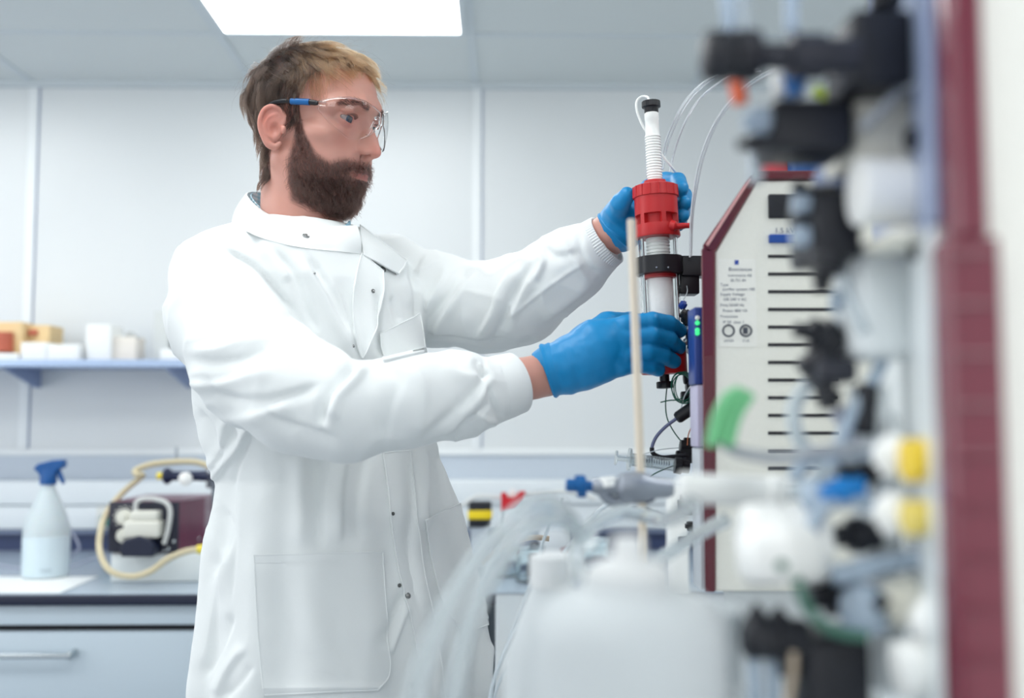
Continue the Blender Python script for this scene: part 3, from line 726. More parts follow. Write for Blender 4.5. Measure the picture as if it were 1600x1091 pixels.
def grow(R0, N0, flow, length, k, height, fn, clump=500, cl_amt=.25, jit=.12, curl=0):
    n = len(R0); gi = RNG.choice(n, min(clump, n), replace=False)
    near = np.empty(n, int)
    for s in range(0, n, 2000): near[s:s+2000] = np.argmin(((R0[s:s+2000, None]-R0[gi][None])**2).sum(-1), 1)
    gdir = RNG.normal(0, 1, (len(gi), 3))[near]*cl_amt; glen = (1+.25*RNG.normal(0, 1, len(gi)))[near]
    gh = np.abs(1+.35*RNG.normal(0, 1, len(gi)))[near]
    L = length(R0)*np.clip(glen*(1+.15*RNG.normal(0, 1, n)), .35, 1.7)
    jd = RNG.normal(0, jit, (n, 3)); p = R0.copy(); out = [p.copy()]; cen = R0[gi][near]
    for i in range(1, k):
        t = i/(k-1); d = unit(flow(p, R0)+gdir+jd)
        g = unit(grad(fn, p)); f = fn(p)
        tgt = height(R0)*gh*math.sin(min(1, t*1.25)*math.pi/2)
        d = unit(d-g*(d*g).sum(1)[:, None]*.75)
        p = p+d*(L/(k-1))[:, None]+g*np.clip(tgt-f, -.002, .006)[:, None]*.6
        # clumping pulls strands together towards the tip
        out.append(p.copy())
    out = np.stack(out, 1)
    for s in range(k):
        w = (s/(k-1))**1.5*.45
        m = np.zeros((len(gi), 3)); c = np.bincount(near, minlength=len(gi))
        for a in range(3): m[:, a] = np.bincount(near, out[:, s, a], len(gi))/np.maximum(c, 1)
        out[:, s] = out[:, s]*(1-w)+m[near]*w
    return out
def flow_head(p, r0):
    x, y, z = p[:, 0], p[:, 1], p[:, 2]
    top = sstep(r0[:, 2], .075, .105)[:, None]; fr = sstep(r0[:, 0], -.04, .02)[:, None]
    sgn = np.sign(r0[:, 1])[:, None]
    side = np.array([-.05, 0, -1.0])*(1-fr)+np.array([.0, 0, -1.0])*fr
    crown = np.array([1.0, -.25, .0])*np.ones_like(p)
    rad = unit(r0-np.array([-.055, .01, .0]))*[1, 1, 0]
    tp = crown*.75+rad*.55+np.array([.1, 0, -.25])
    d = side*(1-top)+tp*top
    bk = sstep(-r0[:, 0], .055, .085)[:, None]
    d = d*(1-bk)+np.array([.15, 0, -1.0])*bk
    return unit(d)
def len_head(r0):
    z = r0[:, 2]; base = np.interp(z, [-.07, -.03, .02, .06, .10, .13], [.016, .024, .034, .036, .046, .054])
    return base*np.where(r0[:, 0] > .05, .42, 1)*np.where((r0[:, 0] > -.01)&(z < .075), .6, 1)
def h_head(r0): return np.interp(r0[:, 2], [-.06, .0, .05, .10, .13], [.006, .011, .008, .010, .010])*np.where(r0[:, 0] > .055, .9, 1)
R0, N0 = roots(hairm, 26000)
H = grow(R0, N0, flow_head, len_head, 9, h_head, skullf, clump=420, cl_amt=.30, jit=.12)
M_hair = hair_mat('hair_brown', (9, 7, 9), .24, .5, tip=(40, 27, 19))
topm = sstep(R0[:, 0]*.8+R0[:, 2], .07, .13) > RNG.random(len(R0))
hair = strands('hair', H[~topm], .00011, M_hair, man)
M_hair2 = hair_mat('hair_backlit_top', (20, 14, 11), .28, .5, tip=(112, 80, 50))  # paler tint puts the backlight into the colour of the top strands
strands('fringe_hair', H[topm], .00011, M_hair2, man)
R1, N1 = roots((hairm > 0)*(Z > .06), 260)
H1 = grow(R1, N1, flow_head, lambda r: len_head(r)*1.1, 9, lambda r: h_head(r)*2.0, skullf, clump=260, cl_amt=.5, jit=.4)
strands('stray_hair', H1, .00007, M_hair, man)
# beard
R2, N2 = roots(beard**1.2*(1+1.0*(Z < -.06)), 15000)
def flow_beard(p, r0):
    d = np.zeros_like(p); d[:, 0] = .35; d[:, 2] = -1
    mus = ((r0[:, 2] > -.052)*(np.abs(r0[:, 1]) < .03)*(r0[:, 0] > .08))[:, None]
    dm = np.stack([.2*np.ones(len(p)), np.sign(r0[:, 1])*.8, -.8*np.ones(len(p))], 1)
    side = (r0[:, 0] < .045)[:, None]
    ds = np.stack([.45*np.ones(len(p)), 0*p[:, 1], -1*np.ones(len(p))], 1)
    return unit(np.where(mus, dm, np.where(side, ds, d)))
def len_beard(r0):
    l = np.interp(r0[:, 2], [-.12, -.09, -.06, -.03, .02], [.014, .015, .012, .009, .007])
    return np.where((r0[:, 2] > -.052)*(np.abs(r0[:, 1]) < .032)*(r0[:, 0] > .08), .0105, l)
def h_beard(r0):
    l = np.interp(r0[:, 2], [-.12, -.09, -.06, -.03, .02], [.007, .007, .006, .004, .002])
    return np.where((r0[:, 2] > -.052)*(np.abs(r0[:, 1]) < .032)*(r0[:, 0] > .08), .004, l)
Bd = grow(R2, N2, flow_beard, len_beard, 6, h_beard, headf, clump=1500, cl_amt=.35, jit=.35)
M_beard = hair_mat('beard_brown', (30, 20, 19), .35, .3, tip=(56, 36, 30))
strands('beard', Bd, .00011, M_beard, man)
# eyebrows
bw = np.exp(-(((Z-np.interp(Y_, [.01, .03, .05], [.040, .0455, .039]))/.0038)**2))*(Y_ > .011)*(Y_ < .052)*(X > .055)*inh
R3_, N3 = roots(np.where(bw > .25, bw, 0), 900)
Br = grow(R3_, N3, lambda p, r: unit(np.stack([-.1+0*p[:, 0], np.sign(r[:, 1]), .15+0*p[:, 0]], 1)), lambda r: .008+0*r[:, 0], 5, lambda r: .002+0*r[:, 0], headf, clump=100, cl_amt=.15, jit=.2)
strands('eyebrows', Br, .0001, M_beard, man)
# eyelashes
la = []
for e in EYES:
    for t in np.linspace(-1, 1, 70):
        b = np.array([e[0]+.0125-.004*t*t, e[1]+t*.0115, e[2]+.0042*(1-t*t*.7)])
        o = np.array([.8, t*.35, .35-.5]); la.append([b+o*s*.007+np.array([0, 0, .004])*s*s for s in np.linspace(0, 1, 5)])
strands('eyelashes', np.array(la), .00016, M_beard, man)

# ---- safety glasses
M_glass = mat('clear_lens', (255, 255, 255), .02, trans=1, ior=1.22)
M_black = mat('soft_black', (20, 22, 28), .35, bump=.05, scale=600)
M_blue = mat('bright_blue', (10, 92, 156), .35)
gl = empty('safety_glasses', hl((.09, 0, .03)), 'clear wraparound safety glasses with black and blue arms worn by the man', 'glasses')
def lens(sg):
    th = np.radians(np.linspace(3, 76, 26)); tz = np.interp(np.degrees(th), [0, 12, 28, 45, 62, 76], [.036, .042, .0475, .0475, .043, .036])
    bz = np.interp(np.degrees(th), [0, 8, 16, 28, 42, 58, 70, 76], [.026, .017, .004, -.006, -.007, .004, .018, .025])
    v = []; K = 12
    for off in (0, .0009):
        for i, t in enumerate(th):
            for k in range(K):
                z = bz[i]+(tz[i]-bz[i])*k/(K-1); bul = .004*(1-((z-.018)/.03)**2)
                r_ = off+bul
                v.append(hl((.036+(.074+r_)*math.cos(t), sg*(.068+r_)*math.sin(t), z)))
    n = len(th); f = []
    for L_ in (0, 1):
        o = L_*n*K
        for i in range(n-1):
            for k in range(K-1):
                q_ = (o+i*K+k, o+(i+1)*K+k, o+(i+1)*K+k+1, o+i*K+k+1); f.append(q_ if L_ else q_[::-1])
    ring = [i*K for i in range(n)]+[(n-1)*K+k for k in range(1, K)]+[i*K+K-1 for i in range(n-2, -1, -1)]+[k for k in range(K-2, 0, -1)]
    for a, b in zip(ring, ring[1:]+ring[:1]): f.append((a, b, b+n*K, a+n*K))
    pts = [np.array(v[r_+n*K])*.5+np.array(v[r_])*.5 for r_ in ring]
    m = MB().add(v, f, True).build('lens', M_glass, gl)
    MB().tube(pts, .0011, 8, closed=True).build('rim', M_glass, m)
    return v
lens(-1); lens(1)
MB().tube(spline([hl((.109, -.010, .029)), hl((.112, 0, .031)), hl((.109, .010, .029))], 6), .0022, 8).build('bridge', M_glass, gl)
for s in (-1, 1): MB().tube(spline([hl((.108, s*.010, .024)), hl((.104, s*.0115, .012)), hl((.101, s*.0135, .004))], 6), [.0016]*12+[.003], 8).build('nose_pad', M_glass, gl)
for s in (-1, 1):
    P_ = spline([hl((.0555, s*.0715, .0330)), hl((.040, s*.0735, .0335)), hl((.018, s*.0755, .0330)), hl((.000, s*.0785, .0315)), hl((-.016, s*.0800, .026)), hl((-.028, s*.0770, .010)), hl((-.030, s*.0740, -.006))], 6)
    r_ = list(np.interp(np.linspace(0, 1, len(P_)), [0, .05, .2, .45, .7, 1], [.0016, .0035, .0040, .0034, .0026, .0024]))
    arm = MB().tube(P_, r_, 12).build('temple_arm', M_black, gl)
    P2 = spline([hl((.043, s*.0735, .0335)), hl((.030, s*.0748, .0333)), hl((.015, s*.0762, .0328))], 6)
    MB().tube(P2, .0044, 12).build('blue_inset', M_blue, arm)
    MB().tube(spline([hl((.066, s*.0690, .0330)), hl((.060, s*.0712, .0330)), hl((.052, s*.0725, .0332))], 4), .0030, 8).build('hinge', M_glass, arm)
# ---------------------------------------------------------------- lab coat
FAC = np.array([.76, -.65, 0]); LFT = np.array([.65, .76, 0])
def zrow(py, D=1.46): return at(500, py, D)[2]
ROWS = [(352, 470, .075, .070), (372, 474, .118, .088), (400, 475, .165, .110), (450, 480, .184, .124), (520, 486, .176, .130), (600, 496, .178, .132), (650, 500, .178, .132), (690, 506, .1732, .128),
        (745, 526, .1680, .126), (790, 532, .1806, .134), (850, 533, .1927, .143), (900, 539, .201, .149), (950, 544, .2075, .154), (1000, 545, .214, .158), (1050, 546, .2186, .162), (1100, 543, .2186, .162), (1500, 536, .240, .180)]
_z = np.array([zrow(r[0]) for r in ROWS])[::-1]; _cx = np.array([at(r[1], r[0], 1.46)[0] for r in ROWS])[::-1]
_a = np.array([r[2] for r in ROWS])[::-1]; _b = np.array([r[3] for r in ROWS])[::-1]
def torso_f(P):
    z = P[:, 2]; cx_ = np.interp(z, _z, _cx); a = np.interp(z, _z, _a); b = np.interp(z, _z, _b)
    x = P[:, 0]-cx_; y = P[:, 1]-1.46
    u = x*LFT[0]+y*LFT[1]; w = x*FAC[0]+y*FAC[1]
    e = (np.abs(u/a)**2.3+np.abs(w/b)**2.3)**(1/2.3)
    # loose hanging folds in the skirt
    ang = np.arctan2(w/b, u/a); k = np.interp(z, [.6, 1.15, 1.30], [1, .55, 0])
    fold = .006*k*(np.sin(ang*9+.7*np.sin(z*7))+.6*np.sin(ang*17+2+z*3))
    d = (e-1)*np.minimum(a, b)*.93-fold
    d = smax(d, np.where(z < .99, P[:, 0]+.004, -1.0), .006)
    return smax(smax(d, z-_z[-1], .01), .55-z, .004)
cSHR = at(344, 462, 1.350); cSHL = at(603, 432, 1.63)
def armR_f(P):
    return s_chain(P, [at(346, 446, 1.36), at(350, 500, 1.33), at(398, 570, 1.27), at(470, 622, 1.215), at(535, 642, 1.20), at(640, 627, 1.215), at(720, 617, 1.245), at(772, 609, 1.264)],
                   [.062, .069, .071, .064, .0545, .0505, .0480, .0395], .02)
def armL_f(P):
    return s_chain(P, [cSHL, at(680, 468, 1.59), at(760, 480, 1.545), at(810, 470, 1.51), at(862, 435, 1.46), at(900, 408, 1.438), at(922, 393, 1.425)],
                   [.062, .069, .064, .062, .053, .0475, .039], .02)
def coat_f(P):
    t = torso_f(P)
    t = smin(t, s_cap(P, at(440, 394, 1.46), at(350, 438, 1.37), .046, .058), .04)
    t = smin(t, s_cap(P, at(500, 390, 1.50), cSHL, .040, .056), .04)
    r = armR_f(P); l = armL_f(P)
    kr = np.interp(np.linalg.norm(P-at(360, 450, 1.36), axis=1), [.03, .12], [.032, .006])
    kl = np.interp(np.linalg.norm(P-cSHL, axis=1), [.05, .16], [.035, .008])
    return smin(smin(t, r, kr), l, kl)
def coat_wr(P):
    f = coat_f(P)
    return f
xs = axis_range(-.54, .20, .0034); ys = axis_range(1.10, 1.78, .0034); zs = axis_range(.54, 1.66, .0034)
v, q = surface(coat_f, xs, ys, zs)
v = relax(v, q, 2, .5); n = normals(v, q)
comp = np.argmin(np.stack([torso_f(v), armR_f(v), armL_f(v)], 1), 1)
px = project(v); vd = v-CAM; vd /= np.linalg.norm(vd, axis=1)[:, None]; facing = -(n*vd).sum(1)
fr = np.clip((facing+.15)/.3, 0, 1)
def seg_dist(p, pts):
    best = np.full(len(p), 1e9); side = np.zeros(len(p)); tt = np.zeros(len(p)); L = 0
    lens_ = [np.linalg.norm(pts[i+1]-pts[i]) for i in range(len(pts)-1)]; tot = sum(lens_)
    for i in range(len(pts)-1):
        a = pts[i]; d = pts[i+1]-a; h = np.clip(((p-a)@d)/(d@d), 0, 1); w = p-a-h[:, None]*d
        ds = np.linalg.norm(w, axis=1); m = ds < best
        best[m] = ds[m]; side[m] = (d[0]*w[:, 1]-d[1]*w[:, 0])[m]; tt[m] = (L+h*lens_[i])[m]/tot; L += lens_[i]
    return best, np.sign(side), tt
# creases of the cloth: (which part, line, width, height in mm (valley < 0), sharpness)
T_, R_, L_ = 0, 1, 2
CR = [
 (R_, [(268, 590), (300, 600), (345, 600), (400, 585), (430, 575)], 9, 3.5), (R_, [(290, 560), (330, 566), (380, 560), (425, 540)], 10, -3.5),
 (R_, [(300, 545), (340, 545), (390, 530), (440, 515)], 8, 3), (R_, [(330, 500), (370, 505), (420, 500), (470, 488)], 9, -2.5),
 (R_, [(290, 640), (340, 655), (400, 650), (460, 625)], 12, 3.5), (R_, [(320, 590), (350, 618), (420, 625), (500, 600)], 10, -4),
 (R_, [(420, 520), (450, 530), (480, 525)], 7, 2.5), (R_, [(430, 560), (470, 545), (520, 560), (560, 590)], 9, 3),
 (R_, [(475, 505), (520, 545), (552, 575), (556, 590)], 9, 4.5), (R_, [(562, 572), (545, 588), (520, 612), (508, 640), (506, 668)], 8, -7),
 (R_, [(575, 572), (555, 596), (530, 622), (522, 660)], 9, 4), (R_, [(405, 640), (450, 662), (495, 675), (530, 690)], 10, -3),
 (R_, [(600, 572), (625, 590), (610, 640), (600, 690)], 12, -3), (R_, [(640, 572), (660, 610), (650, 680)], 14, 3),
 (R_, [(764, 575), (735, 620), (690, 660), (660, 690)], 8, -3), (R_, [(770, 590), (745, 630), (705, 668), (680, 684)], 7, 3),
 (R_, [(768, 630), (740, 650), (712, 672)], 6, -2.5), (R_, [(700, 565), (715, 585), (755, 590)], 9, 2), (R_, [(745, 560), (752, 580), (766, 585)], 5, -2.5),
 (R_, [(756, 556), (762, 600), (775, 640), (784, 652)], 5, -3), (R_, [(735, 640), (760, 655), (778, 660)], 6, 3),
 (R_, [(350, 385), (395, 410), (430, 447), (455, 480), (478, 507)], 5, -5), (R_, [(290, 430), (330, 425), (380, 440), (420, 470)], 14, 2.5),
 (T_, [(350, 388), (395, 412), (430, 449), (458, 482)], 5, -5), (T_, [(428, 392), (455, 420), (470, 450), (480, 480), (500, 520)], 10, -4),
 (T_, [(405, 385), (440, 415), (455, 440)], 10, 4), (T_, [(468, 400), (500, 450), (530, 510), (552, 560)], 8, 4), (T_, [(485, 402), (520, 455), (548, 520)], 7, -3.5),
 (T_, [(512, 432), (535, 480), (550, 540)], 8, 3.5), (T_, [(453, 470), (490, 530), (520, 565)], 8, -3), (T_, [(596, 455), (592, 500), (596, 560)], 6, -4),
 (T_, [(612, 462), (622, 490), (630, 500)], 6, -3), (T_, [(660, 388), (645, 410), (652, 460), (656, 505)], 6, -5), (T_, [(640, 390), (632, 430), (645, 480)], 9, 3),
 (T_, [(600, 360), (640, 380), (662, 395)], 8, 3),
 (L_, [(662, 395), (648, 420), (652, 470), (660, 510)], 7, -6), (L_, [(655, 520), (690, 470), (720, 430), (740, 420)], 9, -4), (L_, [(672, 530), (710, 470), (745, 430)], 8, 4),
 (L_, [(700, 410), (690, 440), (662, 490)], 8, 3), (L_, [(745, 530), (770, 490), (785, 450), (812, 415)], 9, 4.5), (L_, [(768, 535), (785, 500), (800, 460), (830, 410)], 7, -4),
 (L_, [(795, 500), (815, 460), (830, 430)], 7, 3), (L_, [(842, 395), (850, 410), (835, 440)], 6, 4), (L_, [(850, 385), (870, 400), (905, 395)], 8, -3),
 (L_, [(915, 410), (870, 440), (830, 470), (800, 495)], 3, 1.6), (L_, [(925, 440), (890, 470), (850, 500)], 8, 3), (L_, [(662, 520), (700, 525), (745, 532), (790, 528)], 3, -2.2),
 (L_, [(905, 360), (912, 400), (935, 430)], 5, -2.5), (L_, [(880, 370), (895, 400), (920, 440)], 6, 2),
 (T_, [(505, 705), (498, 780), (500, 860)], 12, -6), (T_, [(540, 705), (530, 760), (528, 850)], 12, 5), (T_, [(575, 700), (560, 780), (560, 850)], 12, -3.5),
 (T_, [(470, 700), (472, 800), (470, 860)], 14, 3), (T_, [(405, 665), (385, 700), (368, 745), (366, 800), (368, 860), (362, 940)], 4, -2.5),
 (T_, [(392, 662), (370, 705), (345, 735), (335, 760)], 8, 5), (T_, [(340, 640), (360, 670), (372, 690)], 7, -4), (T_, [(310, 640), (340, 690), (345, 725)], 8, -4.5),
 (T_, [(352, 650), (348, 690), (330, 735)], 8, 5), (T_, [(345, 790), (360, 830), (340, 900)], 10, -4), (T_, [(330, 830), (350, 880), (335, 960), (322, 1060)], 12, 4),
 (T_, [(365, 960), (345, 1010), (322, 1060)], 9, -4.5), (T_, [(385, 1010), (355, 1050), (340, 1090)], 9, 4), (T_, [(395, 1040), (375, 1070), (350, 1090)], 7, -3),
 (T_, [(640, 700), (645, 780), (640, 860), (655, 960)], 9, -4.5), (T_, [(662, 700), (664, 760), (660, 830)], 8, 5), (T_, [(685, 700), (690, 760), (700, 800)], 10, -3.5),
 (T_, [(632, 925), (612, 975), (602, 1010)], 7, -5), (T_, [(640, 945), (622, 985), (608, 1025)], 6, 3.5), (T_, [(690, 960), (680, 1020), (676, 1090)], 8, -4),
 (T_, [(735, 985), (722, 1030), (716, 1090)], 9, 4), (T_, [(752, 985), (745, 1030), (740, 1090)], 8, -4), (T_, [(770, 1000), (765, 1040), (760, 1090)], 6, 3),
]
disp = np.zeros(len(v))
inside = (px[:, 1] < 1150)
for c, pts, w, amp in CR:
    pts = np.array(spline([(a, b) for a, b in pts], 4)); m = (comp == c) & (fr > 0)
    lo = pts.min(0)-4*w; hi = pts.max(0)+4*w
    m &= (px[:, 0] > lo[0]) & (px[:, 0] < hi[0]) & (px[:, 1] > lo[1]) & (px[:, 1] < hi[1])
    i = np.nonzero(m)[0]
    if not len(i): continue
    d, s_, t = seg_dist(px[i], pts)
    # folds are asymmetric: soft on one side, steep on the other
    ww = w*np.where(s_ > 0, 1.35, .6)
    disp[i] += amp*.0015*np.exp(-(d/ww)**2)*np.clip(np.minimum(t, 1-t)*6+.15, 0, 1)*fr[i]
disp += .0012*noise3(v, 26, 3)+.0006*noise3(v, 60, 5)
disp += np.where(comp > 0, .0016, .0008)*noise3(v*np.array([1, 1, 2.2]), 16, 9)
rg = (1-np.abs(noise3(v*np.array([1.3, 1, 1.0])+.03*noise3(v, 12, 21)[:, None], 19, 11)))**4
rg2 = (1-np.abs(noise3(v*np.array([1.0, 1, .45]), 21, 13)))**4
disp += np.where(comp > 0, .0024*rg, .0016*rg2)
v = v+n*disp[:, None]
M_coat = mat('coat_cotton', (232, 236, 236), .82, bump=.10, scale=1400)
for m_ in (M_coat,):
    b = m_.node_tree.nodes['Principled BSDF']; b.inputs['Sheen Weight'].default_value = .15
coat_me = np_mesh('lab_coat', v, q)
coat = link('lab_coat', coat_me, M_coat, man)
from mathutils.bvhtree import BVHTree
coat_bvh = BVHTree.FromPolygons([tuple(x) for x in v], [tuple(x) for x in q])
def hit(px_, py_, off=.0):
    d = FW*1600+RT*(px_-800)-UP*(py_-545.5); d = Vector(d).normalized()
    h = coat_bvh.ray_cast(V(CAM), d)
    if h[0] is None: return None, None
    return np.array(h[0])+np.array(h[1])*off, np.array(h[1])
EXTRA = []
def hit_all(px_, py_):
    d = FW*1600+RT*(px_-800)-UP*(py_-545.5); d = Vector(d).normalized(); best = None
    for b in [coat_bvh]+EXTRA:
        h = b.ray_cast(V(CAM), d)
        if h[0] is not None and (best is None or h[3] < best[3]): best = h
    if best is None: return None, None
    n_ = np.array(best[1]); n_ = n_ if n_@np.array(d) < 0 else -n_
    return np.array(best[0]), n_
def patch(name, left, right, thick, parent, mt, nu=24, nv=24, lift=None, hem=None, rnd=.0):
    """piece of cloth lying on the coat between two outlines, with real thickness"""
    l = np.array(spline(left, 12)); r = np.array(spline(right, 12))
    top = []; last = None
    for j in range(nv):
        tj = j/(nv-1); a = l[int(round(tj*(len(l)-1)))]; b = r[int(round(tj*(len(r)-1)))]
        for i in range(nu):
            ti = i/(nu-1); p = a+(b-a)*ti
            h, nn = hit(p[0], p[1])
            if h is None:
                q_ = coat_bvh.find_nearest(V(at(p[0], p[1], last[0][1] if last else 1.45))); h, nn = np.array(q_[0]), np.array(q_[1])
            if last is not None and np.linalg.norm(h-last[0]) > .06 and i > 0:
                h = at(p[0], p[1], last[0][1]); nn = last[1]
            last = (h, nn)
            e = thick+(lift(ti, tj) if lift else 0)
            if hem and hem[0] < tj < hem[1]: e -= .0009
            top.append((h, nn, e))
    cm = [(CAM-h)/np.linalg.norm(CAM-h) for h, nn, e in top]
    vs = [h+nn*min(e, thick)+c_*max(0, e-thick) for (h, nn, e), c_ in zip(top, cm)]; vb = [h+nn*(-.002 if e <= thick+1e-9 else thick-.0022)+c_*max(0, e-thick) for (h, nn, e), c_ in zip(top, cm)]
    f = []
    for j in range(nv-1):
        for i in range(nu-1):
            a = j*nu+i; f.append((a, a+1, a+nu+1, a+nu))
    ring = list(range(nu))+[j*nu+nu-1 for j in range(1, nv)]+[(nv-1)*nu+i for i in range(nu-2, -1, -1)]+[j*nu for j in range(nv-2, 0, -1)]
    N = nu*nv; mid = [vs[k] for k in ring]
    m = MB().add(vs+vb, f+[tuple(i+N for i in q_[::-1]) for q_ in f]+[(a, a+N, b+N, b) for a, b in zip(ring, ring[1:]+ring[:1])], True)
    rr = [np.array(vs[k])*.985+np.array(vb[k])*.015 for k in ring]
    m.tube(rr, .0011, 6, closed=True)
    EXTRA.append(BVHTree.FromPolygons([tuple(x) for x in m.v], m.f))
    o = m.build(name, mt, parent)
    # stitched edge
    return o, [np.array(vs[k]) for k in ring]
def stitched(name, left, right, thick, **k):
    o, ring = patch(name, left, right, thick, coat, M_coat, **k)
    return o
stitched('pocket', [(398, 868), (401, 940), (406, 1020), (412, 1086)], [(596, 863), (600, 930), (605, 1000), (607, 1052), (588, 1078)], .0026, nu=36, nv=44, hem=(.08, .10),
         lift=lambda u, w: .004*math.exp(-((u-.45-.45*(w-.5))/.10)**2)*math.sin(math.pi*w)+.003*math.exp(-((w-.93)/.06)**2))
stitched('pocket', [(664, 813), (672, 870), (690, 935), (722, 990)], [(717, 787), (732, 850), (750, 920), (765, 975)], .0024, nu=20, nv=34, hem=(.10, .125))
stitched('pocket', [(594, 522), (596, 545), (600, 566)], [(654, 491), (659, 525), (662, 552)], .0030, nu=20, nv=16)
stitched('placket', [(597, 709), (606, 770), (612, 830), (622, 890), (636, 945), (648, 1000), (656, 1060), (660, 1100)], [(640, 704), (648, 770), (653, 830), (660, 890), (672, 945), (684, 1000), (690, 1060), (694, 1100)], .0030, nu=10, nv=50)
stitched('placket', [(563, 398), (553, 440), (550, 490), (553, 530), (563, 560)], [(596, 425), (598, 462), (590, 498), (578, 532), (566, 560)], .0035, nu=12, nv=26, lift=lambda u, w: .016*(u**2)*math.sin(math.pi*min(1, w*.9+.1)))
stitched('collar_flap', [(561, 356), (563, 378), (566, 401)], [(632, 410), (628, 420), (620, 430)], .0045, nu=24, nv=10, lift=lambda u, w: .004*math.sin(math.pi*u))
# stand collar
def snap_pt(px_, py_, off=.001):
    h, nn = hit(px_, py_)
    if h is None:
        q_ = coat_bvh.find_nearest(V(at(px_, py_, 1.42))); h, nn = np.array(q_[0]), np.array(q_[1])
    return h+nn*off
ct = [at(484, 330, 1.575), at(430, 306, 1.565), at(398, 300, 1.535), at(384, 303, 1.500), at(392, 316, 1.462), at(412, 331, 1.430), at(438, 343, 1.408), at(470, 350, 1.396), at(515, 353, 1.386), at(558, 352, 1.392)]
cb = [at(484, 372, 1.590), at(425, 350, 1.585), at(382, 336, 1.560), at(362, 345, 1.510)]+[snap_pt(*p) for p in ((384, 362), (414, 374), (448, 383), (484, 389), (524, 393), (563, 397))]
for i in range(4, 10):
    w = (i-3)/3
ct = spline(ct, 8); cb = spline(cb, 8)
K = 9; vs = []
for off in (0, 1):
    for a, b in zip(ct, cb):
        for k in range(K):
            p = a+(b-a)*k/(K-1); c0 = at(472, 345, 1.475); o = np.array([p[0]-c0[0], p[1]-c0[1], 0]); o /= np.linalg.norm(o)+1e-9
            bul = .004*math.sin(math.pi*k/(K-1))
            vs.append(p+o*(bul+(0 if off else -.0026)))
n_ = len(ct); N = n_*K; f = []
for i in range(n_-1):
    for k in range(K-1):
        a = i*K+k; f += [(a, a+K, a+K+1, a+1), (N+a, N+a+1, N+a+K+1, N+a+K)]
ring = [i*K for i in range(n_)]+[(n_-1)*K+k for k in range(1, K)]+[i*K+K-1 for i in range(n_-2, -1, -1)]+[k for k in range(K-2, 0, -1)]
for a, b in zip(ring, ring[1:]+ring[:1]): f.append((a, b, b+N, a+N))
EXTRA.append(BVHTree.FromPolygons([tuple(x) for x in vs], f))
MB().add(vs, f, True).build('collar', M_coat, coat)
# far end of the collar band folding away behind the front
fe_t = spline([at(484, 330, 1.575), at(530, 345, 1.555), at(556, 353, 1.50), at(566, 358, 1.46)], 6); fe_b = spline([at(484, 372, 1.590), at(540, 382, 1.565), at(575, 385, 1.50), at(570, 392, 1.44)], 6)
vs = []; f = []
for off in (0, .0025):
    for a, b in zip(fe_t, fe_b): vs += [a+[off, off, 0], (a+b)/2+[off, off, 0], b+[off, off, 0]]
n_ = len(fe_t); N = 3*n_
for i in range(n_-1):
    for k in range(2):
        a = 3*i+k; f += [(a, a+1, a+4, a+3), (N+a, N+a+3, N+a+4, N+a+1)]
for i in range(n_-1): f += [(3*i, 3*i+3, N+3*i+3, N+3*i), (3*i+2, N+3*i+2, N+3*i+5, 3*i+5)]
MB().add(vs, f, True).build('collar_back', M_coat, coat)
# shirt collar with pale checks
def check_mat():
    m = mat('shirt_check', (214, 228, 236), .8); nt = m.node_tree; b = nt.nodes['Principled BSDF']
    tc = nt.nodes.new('ShaderNodeTexCoord'); sx = nt.nodes.new('ShaderNodeSeparateXYZ'); nt.links.new(tc.outputs['Object'], sx.inputs[0])
    src = b.inputs['Base Color'].links[0].from_socket
    for ax in ('X', 'Z'):
        w = nt.nodes.new('ShaderNodeMath'); w.operation = 'MULTIPLY'; w.inputs[1].default_value = 160
        s_ = nt.nodes.new('ShaderNodeMath'); s_.operation = 'FRACT'; g = nt.nodes.new('ShaderNodeMath'); g.operation = 'GREATER_THAN'; g.inputs[1].default_value = .55
        k = nt.nodes.new('ShaderNodeMath'); k.operation = 'MULTIPLY'; k.inputs[1].default_value = .55
        nt.links.new(sx.outputs[ax], w.inputs[0]); nt.links.new(w.outputs[0], s_.inputs[0]); nt.links.new(s_.outputs[0], g.inputs[0]); nt.links.new(g.outputs[0], k.inputs[0])
        mx = nt.nodes.new('ShaderNodeMix'); mx.data_type = 'RGBA'; nt.links.new(k.outputs[0], mx.inputs['Factor']); nt.links.new(src, mx.inputs['A']); mx.inputs['B'].default_value = rgb(112, 176, 200)
        src = mx.outputs['Result']
    nt.links.new(src, b.inputs['Base Color']); return m
st = [at(470, 322, 1.560), at(425, 306, 1.552), at(402, 302, 1.530), at(391, 305, 1.500), at(400, 319, 1.462), at(420, 335, 1.432), at(446, 347, 1.412), at(475, 354, 1.402), at(510, 357, 1.400), at(538, 352, 1.410), at(548, 344, 1.44)]
sb = [p+np.array([0, 0, -.028]) for p in st]
st = spline(st, 6); sb = spline(sb, 6); vs = []; f = []
for off in (0, 1):
    for a, b in zip(st, sb):
        c0 = at(472, 345, 1.475); o = np.array([a[0]-c0[0], a[1]-c0[1], 0]); o /= np.linalg.norm(o); vs += [a-o*.002*off, b-o*.002*off]
n_ = len(st); N = 2*n_
for i in range(n_-1):
    a = 2*i; f += [(a, a+2, a+3, a+1), (N+a, N+a+1, N+a+3, N+a+2), (a, N+a, N+a+2, a+2), (a+1, a+3, N+a+3, N+a+1)]
MB().add(vs, f, True).build('shirt_collar', check_mat(), man)
